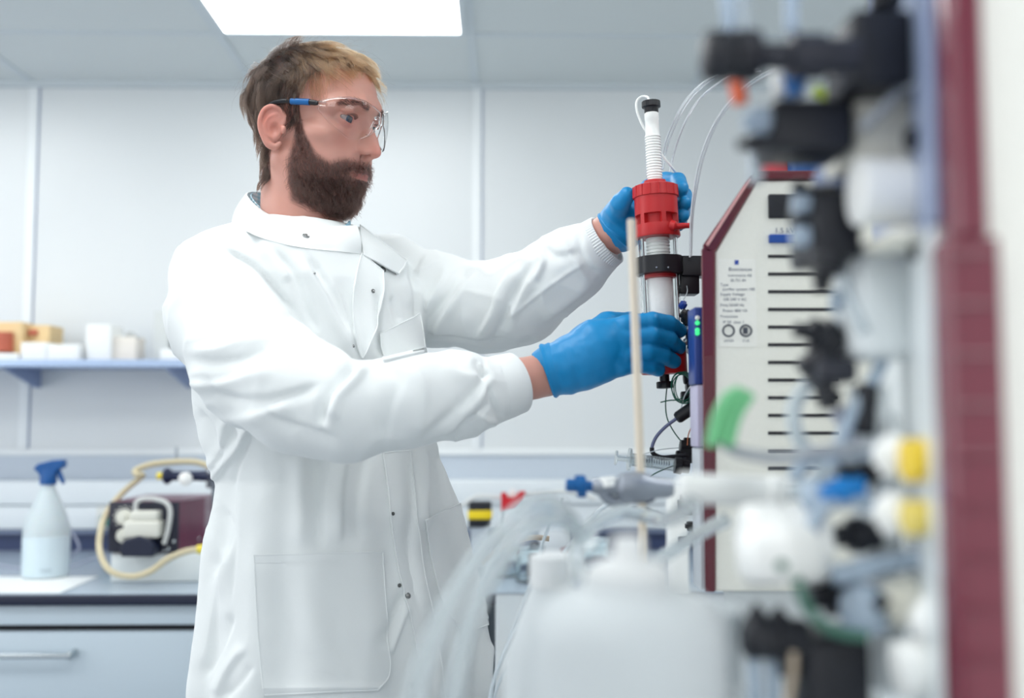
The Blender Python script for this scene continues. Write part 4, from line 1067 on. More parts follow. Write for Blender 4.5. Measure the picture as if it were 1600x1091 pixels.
# cuffs
def cuff(name, pts, rs, ribs):
    a = np.array(pts[0]); b = np.array(pts[-1]); L = np.linalg.norm(b-a)
    prof = [(0, rs[0]*.93), (.0005, rs[0]), (L*.5, (rs[0]+rs[1])/2+.0006), (L-.001, rs[1]), (L, rs[1]-.001), (L-.0005, rs[1]-.003), (L*.5, rs[1]-.004)]
    return MB().lathe(a, b, prof, 240 if ribs else 64, cap=False, lobes=60 if ribs else 0, lobe_amp=.013 if ribs else 0).build(name, M_coat, coat)
cuff('cuff', [at(766, 611, 1.260), at(808, 598, 1.276)], (.0410, .0385), False)
cuff('cuff', [at(912, 401, 1.432), at(949, 374, 1.415)], (.0420, .0375), True)
# snap fasteners
M_snap = mat('snap_metal', (150, 152, 152), .3, metal=1)
for (x, y, r_) in ((478, 369, .0048), (599, 421, .0046), (583, 455, .0030), (491, 427, .0022), (552, 541, .0022), (614, 803, .0024), (638, 931, .0038), (624, 915, .0026), (645, 1071, .0034), (655, 1053, .0026)):
    h, nn = hit_all(x, y)
    if h is None: continue
    MB().lathe(h-nn*.0025, h+nn*.01, [(0, r_), (.0032, r_), (.0038, r_*.85), (.0030, r_*.6), (.0040, r_*.42), (.0045, r_*.3)], 24).build('snap_button', M_snap, coat)
# trousers and shoes below the hem
def leg_pts(sgn):
    hip = PEL+LFT*.085*sgn+[0, 0, -.04]; kn = hip+np.array([.03, -.03, -.42]); an = np.array([kn[0]-.03, kn[1]+.02, .09]); return hip, kn, an
def trouser_f(P):
    f = None
    for sgn in (-1, 1):
        h, k, a = leg_pts(sgn); g = s_chain(P, [h, k, a], [.098, .075, .062], .03); f = g if f is None else smin(f, g, .03)
    return smax(smax(f, P[:, 2]-.92, .004), .045-P[:, 2], .004)
tv, tq = surface(trouser_f, axis_range(-.5, .1, .009), axis_range(1.15, 1.8, .009), axis_range(.02, .95, .009))
link('trousers', np_mesh('trousers', relax(tv, tq, 1), tq), mat('trouser_navy', (40, 46, 62), .85, bump=.15, scale=800), man)
for sgn in (-1, 1):
    h, k, a = leg_pts(sgn); d_ = FAC
    def shoe_f(P, a=a):
        f = s_chain(P, [np.array([a[0], a[1], .055])-d_*.04, np.array([a[0], a[1], .05])+d_*.08, np.array([a[0], a[1], .042])+d_*.17], [.045, .043, .038], .02)
        return smax(f, .001-P[:, 2], .004)
    c = np.array([a[0], a[1], 0])+d_*.06
    sv, sq = surface(shoe_f, axis_range(c[0]-.2, c[0]+.2, .006), axis_range(c[1]-.2, c[1]+.2, .006), axis_range(-.01, .13, .006))
    link('shoe', np_mesh('shoe', sv, sq), mat('shoe_black', (24, 24, 26), .4), man)
# ---------------------------------------------------------------- gloves
CT = at(1017, 158, 1.320); CB = at(1039, 604, 1.320)      # axis of the glass column
CD = (CB-CT)/np.linalg.norm(CB-CT)
def col_at(py):   # point of the axis at picture height py
    t = (py-158)/(604-158); return CT+(CB-CT)*t
M_glove = mat('nitrile_blue', (2, 132, 192), .42, bump=.06, scale=500)
def finger(P, pts, rs): return s_chain(P, pts, rs, .0015)
def gloveR_f(P):
    wr = [at(862, 578, 1.283), at(885, 573, 1.280), at(915, 562, 1.276)]
    f = s_chain(P, wr, [.0318, .0325, .034], .01)
    pal = [at(905, 563, 1.278), at(935, 548, 1.277), at(958, 540, 1.280)]
    f = smin(f, s_chain(P, pal, [.034, .035, .030], .01), .012)
    for a, b, r0, r1 in (((930, 530), (978, 511), .024, .0125), ((925, 552), (976, 533), .024, .0125), ((920, 570), (973, 556), .022, .0125), ((915, 580), (968, 572), .020, .0115)):
        f = smin(f, s_cap(P, at(*a, 1.272), at(*b, 1.268), r0, r1), .010)
    F = None
    for pts in ([(978, 509, 1.266), (1018, 502, 1.268), (1045, 506, 1.282), (1063, 517, 1.300)],
                [(976, 531, 1.263), (1018, 524, 1.265), (1046, 531, 1.280), (1061, 543, 1.298)],
                [(973, 555, 1.264), (1012, 549, 1.266), (1037, 556, 1.278), (1053, 565, 1.292)],
                [(968, 573, 1.266), (998, 570, 1.268), (1016, 573, 1.274), (1029, 578, 1.282)]):
        g = finger(P, [at(*p) for p in pts], [.0128, .0115, .0105, .0093] if pts[0][1] < 570 else [.0112, .0102, .0096, .0085])
        F = g if F is None else smin(F, g, .0022)
    f = smin(f, F, .0065)
    th = s_chain(P, [at(915, 535, 1.290), at(950, 507, 1.312), at(985, 503, 1.335), at(1012, 505, 1.352)], [.022, .0165, .0125, .0105], .004)
    return smin(f, th, .008)
def gloveL_f(P):
    f = s_chain(P, [at(968, 357, 1.403), at(975, 349, 1.400), at(985, 338, 1.395), at(1003, 322, 1.392)], [.0325, .0325, .031, .027], .01)
    for a, r1 in (((1016, 296, 1.398), .0135), ((1022, 312, 1.400), .0135), ((1024, 330, 1.398), .0125), ((1022, 344, 1.393), .0115)):
        f = smin(f, s_cap(P, at(992, 332, 1.395), at(*a), .024, r1), .010)
    F = None
    for pts, rs in (([(1016, 296, 1.398), (1040, 283, 1.390), (1059, 283, 1.360), (1064, 295, 1.330)], [.0135, .0125, .0115, .0105]),
                    ([(1022, 312, 1.400), (1047, 303, 1.395), (1068, 306, 1.362), (1070, 317, 1.334)], [.0135, .0125, .0115, .0100]),
                    ([(1024, 330, 1.398), (1050, 326, 1.390), (1068, 328, 1.360), (1066, 337, 1.338)], [.0125, .0115, .0108, .0095]),
                    ([(1022, 344, 1.393), (1044, 346, 1.385), (1062, 347, 1.360), (1060, 352, 1.344)], [.0115, .0105, .0095, .0085])):
        g = finger(P, [at(*p) for p in pts], rs); F = g if F is None else smin(F, g, .0022)
    f = smin(f, F, .0065)
    th = s_chain(P, [at(968, 352, 1.395), at(964, 334, 1.372), at(970, 318, 1.348), at(980, 305, 1.332)], [.022, .0160, .0128, .0108], .004)
    return smin(f, th, .010)
def glove(name, fn, lo, hi, cuff_a, cuff_b, r0, label):
    v, q = surface(fn, axis_range(lo[0], hi[0], .0014), axis_range(lo[1], hi[1], .0014), axis_range(lo[2], hi[2], .0014))
    v = relax(v, q, 2, .5); n = normals(v, q)
    ax = (cuff_b-cuff_a)/np.linalg.norm(cuff_b-cuff_a); s = (v-cuff_a)@ax
    # wrinkles run round the wrist and across the palm
    w = noise3(np.stack([s*2.6, v@np.cross(ax, [0, 0, 1])*.5, v[:, 2]*.5], 1), 60, 2)
    d = .0009*w*np.exp(-((s-.015)/.03)**2)+.0005*noise3(v, 70, 4)+.0004*noise3(v, 140, 8)
    v = v+n*d[:, None]
    o = link(name, np_mesh(name, v, q), M_glove, man, label)
    prof = [(-.004, r0*1.05), (-.002, r0*1.095), (.000, r0*1.08), (.003, r0*1.03), (.008, r0*1.05), (.011, r0*1.00), (.016, r0*1.025), (.020, r0*.97)]
    MB().lathe(cuff_a, cuff_b, prof, 64, cap=False).build('glove_cuff', M_glove, o)
    return o
glove('glove', gloveR_f, at(835, 640, 1.19), at(1085, 470, 1.38), at(859, 579, 1.283), at(900, 567, 1.279), .0325, 'blue nitrile glove on his right hand')
glove('glove', gloveL_f, at(905, 430, 1.30), at(1095, 262, 1.45), at(964, 361, 1.405), at(985, 340, 1.396), .0325, 'blue nitrile glove on his left hand')
# ---------------------------------------------------------------- chromatography column
M_redp = mat('column_red', (186, 34, 38), .38, bump=.05, scale=700)
M_wp = mat('white_pom', (236, 238, 236), .35)
col = empty('glass_column', CT, 'upright glass column with red end caps held in both gloved hands', 'column')
ux = np.cross(CD, [0, -1, 0]); ux /= np.linalg.norm(ux)
def L_at(py): return np.linalg.norm(col_at(py)-CT)
MM = 1.32/1600
def lathe_c(profpx, n=48, **k):
    return MB().lathe(CT, CB, [(L_at(y), r*MM) for y, r in profpx], n, **k)
lathe_c([(156, 13), (157, 14.5), (168, 14.8), (169, 12), (171, 11), (176.5, 11), (177, 9)], 40, lobes=16, lobe_amp=.025).build('top_nut', M_black, col)
rod = [(177, 10), (178, 11.2), (188, 11.4), (189, 10.8), (212, 11)]
y = 214
while y < 288: rod += [(y, 12.4), (y+1.6, 12.8), (y+2.4, 11.3), (y+3.4, 11.2)]; y += 4.3
lathe_c(rod).build('threaded_rod', M_wp, col)
cap_ = lathe_c([(284, 12), (284.5, 17), (292, 18), (292.5, 32), (294, 35), (311, 36), (311.5, 34), (339, 34), (339.5, 27), (341, 26), (354, 26), (354.5, 34), (372, 36), (374, 35), (374.5, 20)], 72).build('top_cap', M_redp, col)
for k in range(16):
    th = 2*math.pi*k/16; w = np.cross(CD, ux)
    o = ux*math.cos(th)+w*math.sin(th)
    MB().tube([col_at(294)+o*35.2*MM, col_at(310.5)+o*35.8*MM], .0009, 6).build('grip_rib', M_redp, cap_)
for k in range(6):
    th = 2*math.pi*k/6+.35; o = ux*math.cos(th)+np.cross(CD, ux)*math.sin(th); s_ = np.cross(CD, o)*.003
    a, b = col_at(339)+o*26*MM, col_at(355)+o*26*MM
    MB().add([a-s_, a+s_, b+s_, b-s_, a-s_+o*.0065, a+s_+o*.0065, b+s_+o*.0065, b-s_+o*.0065], [(0, 1, 2, 3), (4, 7, 6, 5), (0, 4, 5, 1), (1, 5, 6, 2), (2, 6, 7, 3), (3, 7, 4, 0)]).build('cap_web', M_redp, cap_)
MB().tube(spline([at(1048, 352, 1.298), at(1058, 354, 1.295), at(1068, 353, 1.295), at(1079, 352.5, 1.295)], 4), [.0085]*4+[.0050]*5+[.0044]*4, 14, flat=.8).build('lever', M_redp, col)
M_tubeglass = mat('column_glass', (252, 254, 254), .02, trans=1, ior=1.14)
MB().lathe(CT, CB, [(L_at(374), 31*MM), (L_at(545), 31*MM), (L_at(545), 28.4*MM), (L_at(374), 28.4*MM), (L_at(374), 31*MM)], 64, cap=False).build('glass_tube', M_tubeglass, col)
rod2 = [(374, 10)]; y = 375
while y < 406: rod2 += [(y, 18.5), (y+2.2, 19), (y+3, 17), (y+4.2, 17)]; y += 5.2
rod2 += [(408, 19), (409, 20)]
lathe_c(rod2).build('piston_thread', M_wp, col)
lathe_c([(430, 19), (431, 26), (437, 26.5), (438, 22)]).build('piston_ring', M_redp, col)
lathe_c([(438, 20), (439, 20.5), (541, 20.5), (542, 19)]).build('resin_bed', mat('resin_white', (250, 247, 246), .5), col)
for s in (-1, 1):
    o = ux*s*25*MM+np.array([0, -.006, 0]); MB().tube([col_at(376)+o, col_at(542)+o], .0018, 8).build('tie_rod', M_steel, col)
lathe_c([(540, 30), (541, 35), (543, 36), (583, 36), (585, 34.5), (585.5, 16)], 64).build('bottom_cap', M_redp, col)
lathe_c([(586, 8), (586.5, 7.5), (596, 7.5), (596.5, 12), (598, 13), (606, 13), (607, 11.5), (607.5, 5)], 36, lobes=12, lobe_amp=.03).build('bottom_nut', M_black, col)
MB().tube(spline([at(1014, 160, 1.335), at(1012, 152, 1.34), at(1003, 151, 1.345), at(995, 158, 1.345), at(995, 172, 1.345), at(1001, 190, 1.345), at(1009, 205, 1.345), at(1020, 222, 1.350), at(1035, 243, 1.345), at(1050, 262, 1.35), at(1058, 272, 1.37)], 6), .0016, 8).build('inlet_tubing', mat('ptfe_white', (240, 242, 240), .3), col)
# clamp that holds the column to the instrument
kc = empty('column_clamp', at(1060, 418, 1.32), 'black clamp round the glass column fixed to the instrument', 'clamp')
lathe_c([(404, 32), (405, 38), (431, 38.5), (432, 32)], 48, lobes=8, lobe_amp=.02).build('clamp_ring', M_black, kc)
for xx in (1026, 1044): 
    c = at(xx, 418, 1.2875); MB().lathe(c+[0, .003, 0], c+[0, -.01, 0], [(0, .0012), (.004, .0012), (.0045, .0008)], 10).build('pin', M_steel, kc)
MB().box(at(1066, 431, 1.31), at(1138, 405, 1.34), .002).build('clamp_block', M_black, kc)
MB().box(at(1063, 459, 1.315), at(1086, 432, 1.345), .002).build('clamp_bracket', M_black, kc)
# ---------------------------------------------------------------- far instrument
YI = 1.14; I3 = lambda a, b, Y=YI: at(a, b, Y)
M_cream = mat('case_cream', (240, 240, 233), .4)
M_wine = mat('trim_wine', (92, 16, 36), .22, coat=.5)
ins = empty('instrument', (I3(1300, 500)[0], 1.35, BZ), 'cream and wine red chromatography instrument with slotted side beside the column', 'instrument')
def XZ(pts, Y=YI): return [(at(a, b, Y)[0], at(a, b, Y)[2]) for a, b in pts]
z0 = I3(0, 925)[2]
body = [(1116, 393), (1181, 282), (1560, 278), (1560, 925), (1116, 925)]
bp = XZ(body)
MB().prism(bp, YI, YI+.36, 1).shear(YI, .42).build('case', M_cream, ins, bevel=.003)
MB().prism([(bp[0][0]+.004, BZ+.001), (bp[2][0], BZ+.001), (bp[2][0], z0-.0005), (bp[0][0]+.004, z0-.0005)], YI+.006, YI+.36, 1).shear(YI, .42).build('base', mat('base_pale', (206, 212, 216), .4), ins)
# wine red trim: front edge, slanting edge, top edge
t = MB()
t.prism(XZ([(1100, 925), (1094, 392), (1098, 384), (1116, 392), (1116, 925)]), YI-.004, YI+.33, 1)
t.shear(YI, .42).build('front_trim', M_wine, ins, bevel=.002)
MB().prism(XZ([(1095, 386), (1171, 273), (1183, 281), (1116, 395), (1104, 396)]), YI-.004, YI+.33, 1).shear(YI, .42).build('slant_trim', M_wine, ins, bevel=.002)
MB().prism(XZ([(1171, 273), (1176, 268), (1560, 266), (1560, 278), (1183, 281)]), YI-.004, YI+.33, 1).shear(YI, .42).build('top_trim', M_wine, ins, bevel=.002)
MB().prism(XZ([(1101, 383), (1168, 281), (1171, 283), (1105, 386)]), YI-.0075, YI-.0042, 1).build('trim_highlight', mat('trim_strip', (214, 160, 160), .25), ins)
# cooling slots
M_slot = mat('slot_dark', (44, 44, 50), .6)
for k in range(14):
    py = 401+27.6*k; pa, pb = I3(1200, py-2.6), I3(1310, py+2.6)
    MB().box((pa[0], YI-.0008, pb[2]), (pb[0], YI+.002, pa[2])).build('vent_slot', M_slot, ins)
# type plate and printed text
lab = MB().box((I3(1123, 500)[0], YI-.0006, I3(0, 541)[2]), (I3(1182, 500)[0], YI+.001, I3(0, 402)[2])).build('type_plate', mat('plate_white', (243, 243, 238), .5), ins)
M_ink = mat('ink_grey', (112, 118, 134), .6)
def tx(s, px_, py_, size): return text('printed_line', s, (I3(px_, py_)[0], YI-.0009, I3(0, py_)[2]), size*YI/1600, M_ink, lab, (math.pi/2, 0, 0), .00005)
MB().box((I3(1149, 500)[0], YI-.0012, I3(0, 411)[2]), (I3(1155, 500)[0], YI-.0007, I3(0, 404)[2])).build('blue_mark', mat('mark_blue', (60, 84, 170), .5), lab)
M_ink2 = M_ink
tx('Biosciences', 1138, 421, 8); tx('instruments AB', 1137, 430, 6); tx('SE-751 84', 1141, 438, 6)
for i, (a, b) in enumerate((('Type', 445), ('purifier system 100', 452), ('Supply Voltage', 460), ('100-240 V AC', 468), ('Freq 50/60 Hz', 477), ('Power 800 VA', 486), ('Protection', 495), ('IP 20  class 1', 504))):
    tx(a, 1125+(i % 2)*4, b, 6.5)
for cx0 in (1138, 1165):
    m = MB(); c = I3(cx0, 517)
    m.tube([c+np.array([math.cos(t), 0, math.sin(t)])*.0062+[0, -.001, 0] for t in np.linspace(0, 2*math.pi, 24, endpoint=False)], .0011, 6, closed=True)
    if cx0 > 1150: m.box(c+[-.003, -.0016, -.0035], c+[.002, -.0006, .0035])
    m.build('approval_mark', mat('ink_dark', (74, 78, 90), .6), lab)
tx('LISTED', 1131, 533, 5); tx('C US', 1160, 533, 5)
# display and switch block near the top of the side
MB().box((I3(1203, 500)[0], YI-.004, I3(0, 338)[2]), (I3(1300, 500)[0], YI+.001, I3(0, 300)[2]), .002).build('socket_panel', M_dark, ins)
MB().box((I3(1203, 500)[0], YI-.006, I3(0, 377)[2]), (I3(1262, 500)[0], YI+.001, I3(0, 364)[2]), .001).build('blue_label', mat('label_blue', (30, 76, 160), .4), ins)
tx('1.5 kW', 1210, 361, 12)
# front face modules seen edge-on, left of the trim
XF = I3(1096, 500)[0]-.0005
fm = MB().box((at(1086, 600, 1.15)[0], 1.15, at(0, 600, 1.15)[2]), (XF+.008, 1.19, at(0, 478, 1.15)[2]), .002).build('front_module', mat('module_blue', (34, 60, 132), .35), ins)
for py in (497, 505, 516, 521):
    c = at(1089.5, py, 1.15); MB().lathe(c+[0, .003, 0], c+[0, -.004, 0], [(0, .0026), (.005, .0026), (.006, .002)], 12).build('green_lamp', mat('led_green', (60, 214, 130), .3, emit=.8) if py != 497 else M_wp, fm)
MB().box((at(1088, 600, 1.15)[0], 1.15, at(0, 700, 1.15)[2]), (XF+.008, 1.19, at(0, 601, 1.15)[2]), .002).build('lower_module', mat('module_lilac', (190, 186, 210), .4), ins)
MB().box((at(1090, 600, 1.15)[0], 1.15, at(0, 925, 1.15)[2]), (XF+.008, 1.19, at(0, 701, 1.15)[2]), .002).build('bottom_module', mat('module_grey', (196, 202, 208), .4), ins)
# fittings on the front face (in focus, right of the hands)
def fitting(a, b, r_, m=None, label=None, name='valve_fitting', Y=1.30, lob=6):
    A, B = at(*a, Y), at(*b, Y); L = np.linalg.norm(B-A)
    return MB().lathe(A, B, [(0, r_*.6), (.001, r_*.75), (L*.25, r_*.8), (L*.27, r_), (L*.7, r_), (L*.72, r_*.7), (L-.001, r_*.65), (L, r_*.5)], 30, lobes=lob, lobe_amp=.05).build(name, m or M_black, ins)
fitting((1064, 488), (1082, 500), .008); fitting((1066, 497), (1084, 510), .006); fitting((1078, 503), (1134, 516), .010)
fitting((1072, 528), (1134, 528), .011); fitting((1074, 545), (1134, 548), .009); fitting((1062, 474), (1072, 480), .006, mat('fitting_blue', (20, 62, 150), .35))
fitting((1068, 592), (1134, 588), .010); fitting((1064, 620), (1134, 616), .009); fitting((1072, 605), (1134, 604), .013)
for (a, b) in (((1075, 500), (1078, 520)), ((1068, 536), (1076, 532)), ((1070, 515), (1078, 516))):
    fitting(a, b, .0045, M_steel)
vl = fitting((1062, 698), (1134, 705), .012, name='injection_valve'); fitting((1056, 712), (1134, 716), .009); fitting((1068, 690), (1134, 694), .007)
fitting((1076, 772), (1078, 805), .015, M_black, lob=0); fitting((1078, 758), (1086, 772), .009, mat('fitting_blue', (20, 62, 150), .35)); 
for k, (a, b) in enumerate((((1080, 815), (1080, 830)), ((1060, 846), (1134, 840)), ((1078, 834), (1134, 862)), ((1084, 850), (1134, 880)))): fitting(a, b, .008)
M_gt = mat('green_tubing', (20, 92, 74), .35); M_bt = mat('black_cable', (22, 24, 32), .4); M_ct = mat('clear_tubing', (226, 236, 242), .1, trans=.5)
# coil of green tubing: many turns round one axis
pts = []
c0 = at(1066, 606, 1.285)
for k in range(160):
    th = k/160*2*math.pi*6; j = 1+.10*math.sin(k*.37)
    pts.append(c0+np.array([math.cos(th)*.0125*j+.0012*math.sin(k*.11), .012*math.sin(th)*.4+(k/160-.5)*.018, math.sin(th)*.0185*j]))
tag(MB().tube(pts, .00075, 6).build('tubing_coil', M_gt), 'coil of thin dark green tubing hanging under the column', 'tubing')
tag(wire('green_tube', [at(1042, 606, 1.32), at(1040, 630, 1.31), at(1042, 652, 1.30), at(1050, 670, 1.30), at(1062, 687, 1.30), at(1072, 696, 1.30)], .0008, M_gt), 'thin green tube curving from the coil to the lower valve', 'tubing')
tag(wire('green_tube', [at(1032, 629, 1.30), at(1045, 626, 1.30), at(1062, 624, 1.29), at(1078, 612, 1.28)], .0008, M_gt), 'thin green tube sticking out left of the coil', 'tubing')
tag(wire('thin_tube', [at(1074, 545, 1.28), at(1080, 570, 1.28), at(1086, 590, 1.28), at(1070, 618, 1.28), at(1064, 640, 1.28)], .0008, M_ct), 'clear thin tube hanging in front of the green coil', 'tubing')
tag(wire('thin_tube', [at(1084, 660, 1.29), at(1076, 678, 1.29), at(1074, 696, 1.29)], .0007, mat('orange_tube', (196, 120, 84), .4)), 'orange thin tube above the lower valve', 'tubing')
tag(wire('thin_tube', [at(1068, 468, 1.29), at(1074, 455, 1.30), at(1071, 440, 1.33)], .0007, M_ct), 'clear thin tube below the column clamp', 'tubing')
sn = empty('sensor_plug', at(1070, 640, 1.28), 'black sensor plug with a curved grey cable left of the instrument', 'plug')
A, B = at(1056, 655, 1.28), at(1090, 632, 1.28); L = np.linalg.norm(B-A)
MB().lathe(A, B, [(0, .003), (.001, .0062), (.004, .0078), (.022, .0080), (.024, .0095), (L, .0095)], 28).build('plug_body', M_black, sn)
w_ = spline([at(1056, 655, 1.28), at(1040, 667, 1.28), at(1026, 682, 1.28), at(1019, 698, 1.28), at(1021, 709, 1.28), at(1034, 715, 1.28), at(1052, 714, 1.28), at(1072, 712, 1.28)], 8)
MB().tube(w_[:26], .0022, 10).build('cable', mat('cable_slate', (108, 116, 150), .4), sn); MB().tube(w_[25:], .0030, 10).build('cable_boot', M_bt, sn)
# syringe
sy = empty('syringe', at(1010, 720, 1.27), 'clear plastic syringe lying level, plugged into the black valve', 'syringe')
A, B = at(984, 718, 1.27), at(1054, 727, 1.27); L = np.linalg.norm(B-A)
M_syr = mat('syringe_clear', (232, 238, 240), .08, trans=.85, ior=1.2)
MB().lathe(A, B, [(0, .0080), (L, .0080), (L, .0070), (0, .0070), (0, .0080)], 32, cap=False).build('barrel', M_syr, sy)
MB().lathe(A, B, [(-.002, .006), (-.002, .014), (.001, .014), (.001, .008)], 32).build('flange', M_syr, sy)
MB().lathe(A-(B-A)/L*.018, B, [(0, .009), (.002, .009), (.0025, .0035), (.04, .0035), (.041, .0065), (.046, .0065)], 24).build('plunger', M_syr, sy)
g = MB()
for k in range(12):
    c = A+(B-A)*(.25+.055*k); g.box(c+[-.0003, -.0086, -.001], c+[.0003, -.0080, .004+(.002 if k % 4 == 0 else 0)])
g.build('graduation', M_dark, sy)
text('printed_scale', 'VOL 2 4 6 8 10', A+(B-A)*.35+[0, -.0088, .0045], .0045, M_dark, sy, (math.pi/2, 0, 0), .00005)
MB().lathe(B, B+(B-A), [(0, .010), (.008, .0105), (.010, .008), (.018, .008)], 24).build('luer_lock', M_black, sy)
tag(wire('thin_tube', [at(1000, 712, 1.26), at(1030, 703, 1.26), at(1060, 700, 1.27)], .0006, M_ct), 'thin clear tube arching over the syringe', 'tubing')
tag(wire('thin_tube', [at(950, 790, 1.25), at(985, 770, 1.25), at(1020, 742, 1.26), at(1060, 725, 1.28)], .0008, M_gt), 'thin green tube running below the syringe', 'tubing')
# clear tubes arching over from the instrument head
arc = lambda ps, lab, r_=.0013: tag(wire('arched_tube', [at(*p) for p in ps], r_, mat('arc_tubing', (238, 244, 248), .12, trans=.35)), lab, 'tubing', 'clear tubes arching over the column')
arc([(1031, 262, 1.36), (1036, 238, 1.36), (1046, 205, 1.34), (1068, 162, 1.30), (1098, 130, 1.25), (1140, 112, 1.20), (1185, 104, 1.15)], 'leftmost clear tube arching from behind the column')
arc([(1036, 264, 1.36), (1040, 240, 1.36), (1051, 205, 1.34), (1073, 162, 1.30), (1103, 131, 1.25), (1142, 114, 1.20), (1187, 108, 1.15)], 'second clear tube arching from behind the column')
arc([(1047, 268, 1.36), (1054, 236, 1.35), (1070, 192, 1.31), (1092, 156, 1.27), (1120, 132, 1.22), (1150, 116, 1.18), (1190, 112, 1.15)], 'third clear tube arching from behind the column')
arc([(1078, 402, 1.30), (1079, 350, 1.29), (1084, 300, 1.27), (1095, 245, 1.24), (1117, 192, 1.21), (1150, 148, 1.17), (1190, 118, 1.13), (1212, 108, 1.11)], 'clear tube dropping to the black column clamp')
arc([(1080, 400, 1.31), (1082, 345, 1.29), (1088, 298, 1.27), (1100, 243, 1.24), (1121, 192, 1.21), (1153, 150, 1.17), (1192, 121, 1.13), (1214, 111, 1.11)], 'clear tube running just right of the one that drops to the clamp')
# bottles on top of the instrument
ZI = at(1300, 266, YI)[2]
def lab_bottle(px_, Y, r_, h, label, bodym, bands):
    x_ = on(px_, Y); a, b = (x_, Y, ZI+.001), (x_, Y, 3)
    t = empty('bottle', a, label, 'bottle', 'bottles standing on the cream instrument')
    MB().lathe(a, b, [(0, r_*.9), (.004, r_), (h*.68, r_), (h*.80, r_*.7), (h*.86, r_*.4), (h*.9, r_*.4)], 36).build('bottle_body', bodym, t)
    for z0_, z1_, m in bands: MB().lathe(a, b, [(z0_, r_+.0006), (z1_, r_+.0006)], 36, cap=False).build('label_band', m, t)
    MB().lathe(a, b, [(h*.88, r_*.5), (h, r_*.5), (h+.002, r_*.4)], 28, lobes=20, lobe_amp=.02).build('cap', M_blue, t)
    return t
lab_bottle(1222, 1.30, .026, .095, 'white bottle with a red label on the instrument, nearest the column', M_hdpe, [(.006, .055, mat('label_red', (206, 56, 70), .5))])
lab_bottle(1268, 1.28, .026, .10, 'blue bottle on top of the instrument behind the black valves', mat('bottle_blue', (24, 88, 158), .3), [(.06, .09, M_paper)])
tag(MB().box(at(1284, 266, 1.2)*[1, 1, 0]+[0, 0, ZI+.001], (at(1312, 600, 1.2)[0], 1.23, ZI+.018), .002).build('glass_block', M_clear), 'small clear block on top of the instrument', 'block')
# far retort stand post between the hands and the camera
M_rod = mat('rod_brushed', (222, 210, 192), .4, metal=.2)
# ---------------------------------------------------------------- near instrument, very close to the camera
M_face = mat('face_white', (228, 234, 236), .35)
M_face2 = mat('face_blue_grey', (150, 164, 196), .3)
M_beige = mat('housing_beige', (236, 234, 222), .4)
M_white = mat('housing_white', (248, 249, 247), .3)
M_wine2 = mat('trim_wine_satin', (112, 30, 52), .3, coat=.6)
M_tub = mat('tubing_pale_blue', (196, 214, 232), .15, trans=.35)
def Xf(Y): return .2075+.30*(Y-.47)
near = empty('instrument', (Xf(.65), .65, BZ), 'second instrument close to the camera at the right edge, crowded with black valves and tubing', 'instrument')
ZT = 1.78
MB().prism([(Xf(.462)+.012, .462), (Xf(.87), .87), (.86, .87), (.86, .462)], BZ+.001, ZT, 2).build('case', M_cream, near, bevel=.004)
zsp = at(1450, 365, .5)[2]
def facebox(y0, y1, z0, z1, th, m, name):
    return MB().prism([(Xf(y0)-th, y0), (Xf(y1)-th, y1), (Xf(y1)+.002, y1), (Xf(y0)+.002, y0)], z0, z1, 2).build(name, m, near, bevel=.002)
facebox(.475, .868, BZ+.01, zsp-.001, .004, M_face, 'lower_face_panel')
facebox(.475, .868, zsp+.001, ZT-.01, .003, M_face2, 'upper_face_panel')
# rounded wine red corner trim
def trim(z0, z1, xa, xb, name):
    a, b = at(xa, 600, .455)[0], at(xb, 600, .455)[0]
    pts = []
    for t in np.linspace(0, math.pi/2, 8): pts.append((a+.008-.008*math.cos(t), .462-.012*math.sin(t)))
    pts += [(b-.003, .450), (b, .453), (b, .480), (a+.004, .480)]
    return MB().prism(pts, z0, z1, 2).build(name, M_wine2, near, bevel=.0015)
zt0 = at(1500, 372, .455)[2]
trim(BZ+.002, zt0, 1482, 1566, 'corner_trim'); trim(zt0+.0005, ZT+.004, 1500, 1550, 'upper_corner_trim')
for k in range(9):
    z_ = at(1500, 400+78*k, .455)[2]; a = at(1486, 600, .449)[0]; b = at(1560, 600, .449)[0]
    if z_ > BZ+.02: MB().tube([(a, .4495, z_), (b, .4495, z_)], .0012, 8).build('trim_bead', M_wine2, near)
def cyl(name, a, b, rpx, Y, m=None, kind='knob', lobes=0, Y2=None):
    A = at(*a, Y); B = at(*b, Y2 or Y); L = np.linalg.norm(B-A); r = rpx*Y/1600
    prof = {'knob': [(0, r*.7), (L*.04, r*.92), (L*.10, r), (L*.45, r), (L*.47, r*.9), (L*.53, r*.9), (L*.55, r), (L*.92, r), (L*.97, r*.92), (L, r*.75)],
            'step': [(0, r*.55), (L*.02, r*.6), (L*.3, r*.62), (L*.31, r), (L*.66, r), (L*.67, r*.8), (L, r*.8)],
            'cone': [(0, r*.25), (L*.5, r*.85), (L*.52, r), (L, r)],
            'dome': [(0, r*.15), (L*.08, r*.6), (L*.22, r*.86), (L*.4, r), (L*.93, r), (L, r*.94)],
            'rod': [(0, r*.9), (L*.01, r), (L*.99, r), (L, r*.9)]}[kind]
    return MB().lathe(A, B, prof, 36, lobes=lobes, lobe_amp=.04 if lobes else 0).build(name, m or M_dark, near)
def blk(name, x0, y0, x1, y1, Y, dep, m=None, bev=.004):
    a = at(x0, y1, Y); b = at(x1, y0, Y); return MB().box((a[0], Y, a[2]), (b[0], Y+dep, b[2]), bev).build(name, m or M_dark, near)
def tube_(name, pts, rpx, m=None, Y=None):
    Y0 = pts[len(pts)//2][2] if Y is None else Y
    return MB().tube(spline([at(*p) for p in pts], 7), rpx*Y0/1600, 12).build(name, m or M_tub, near)
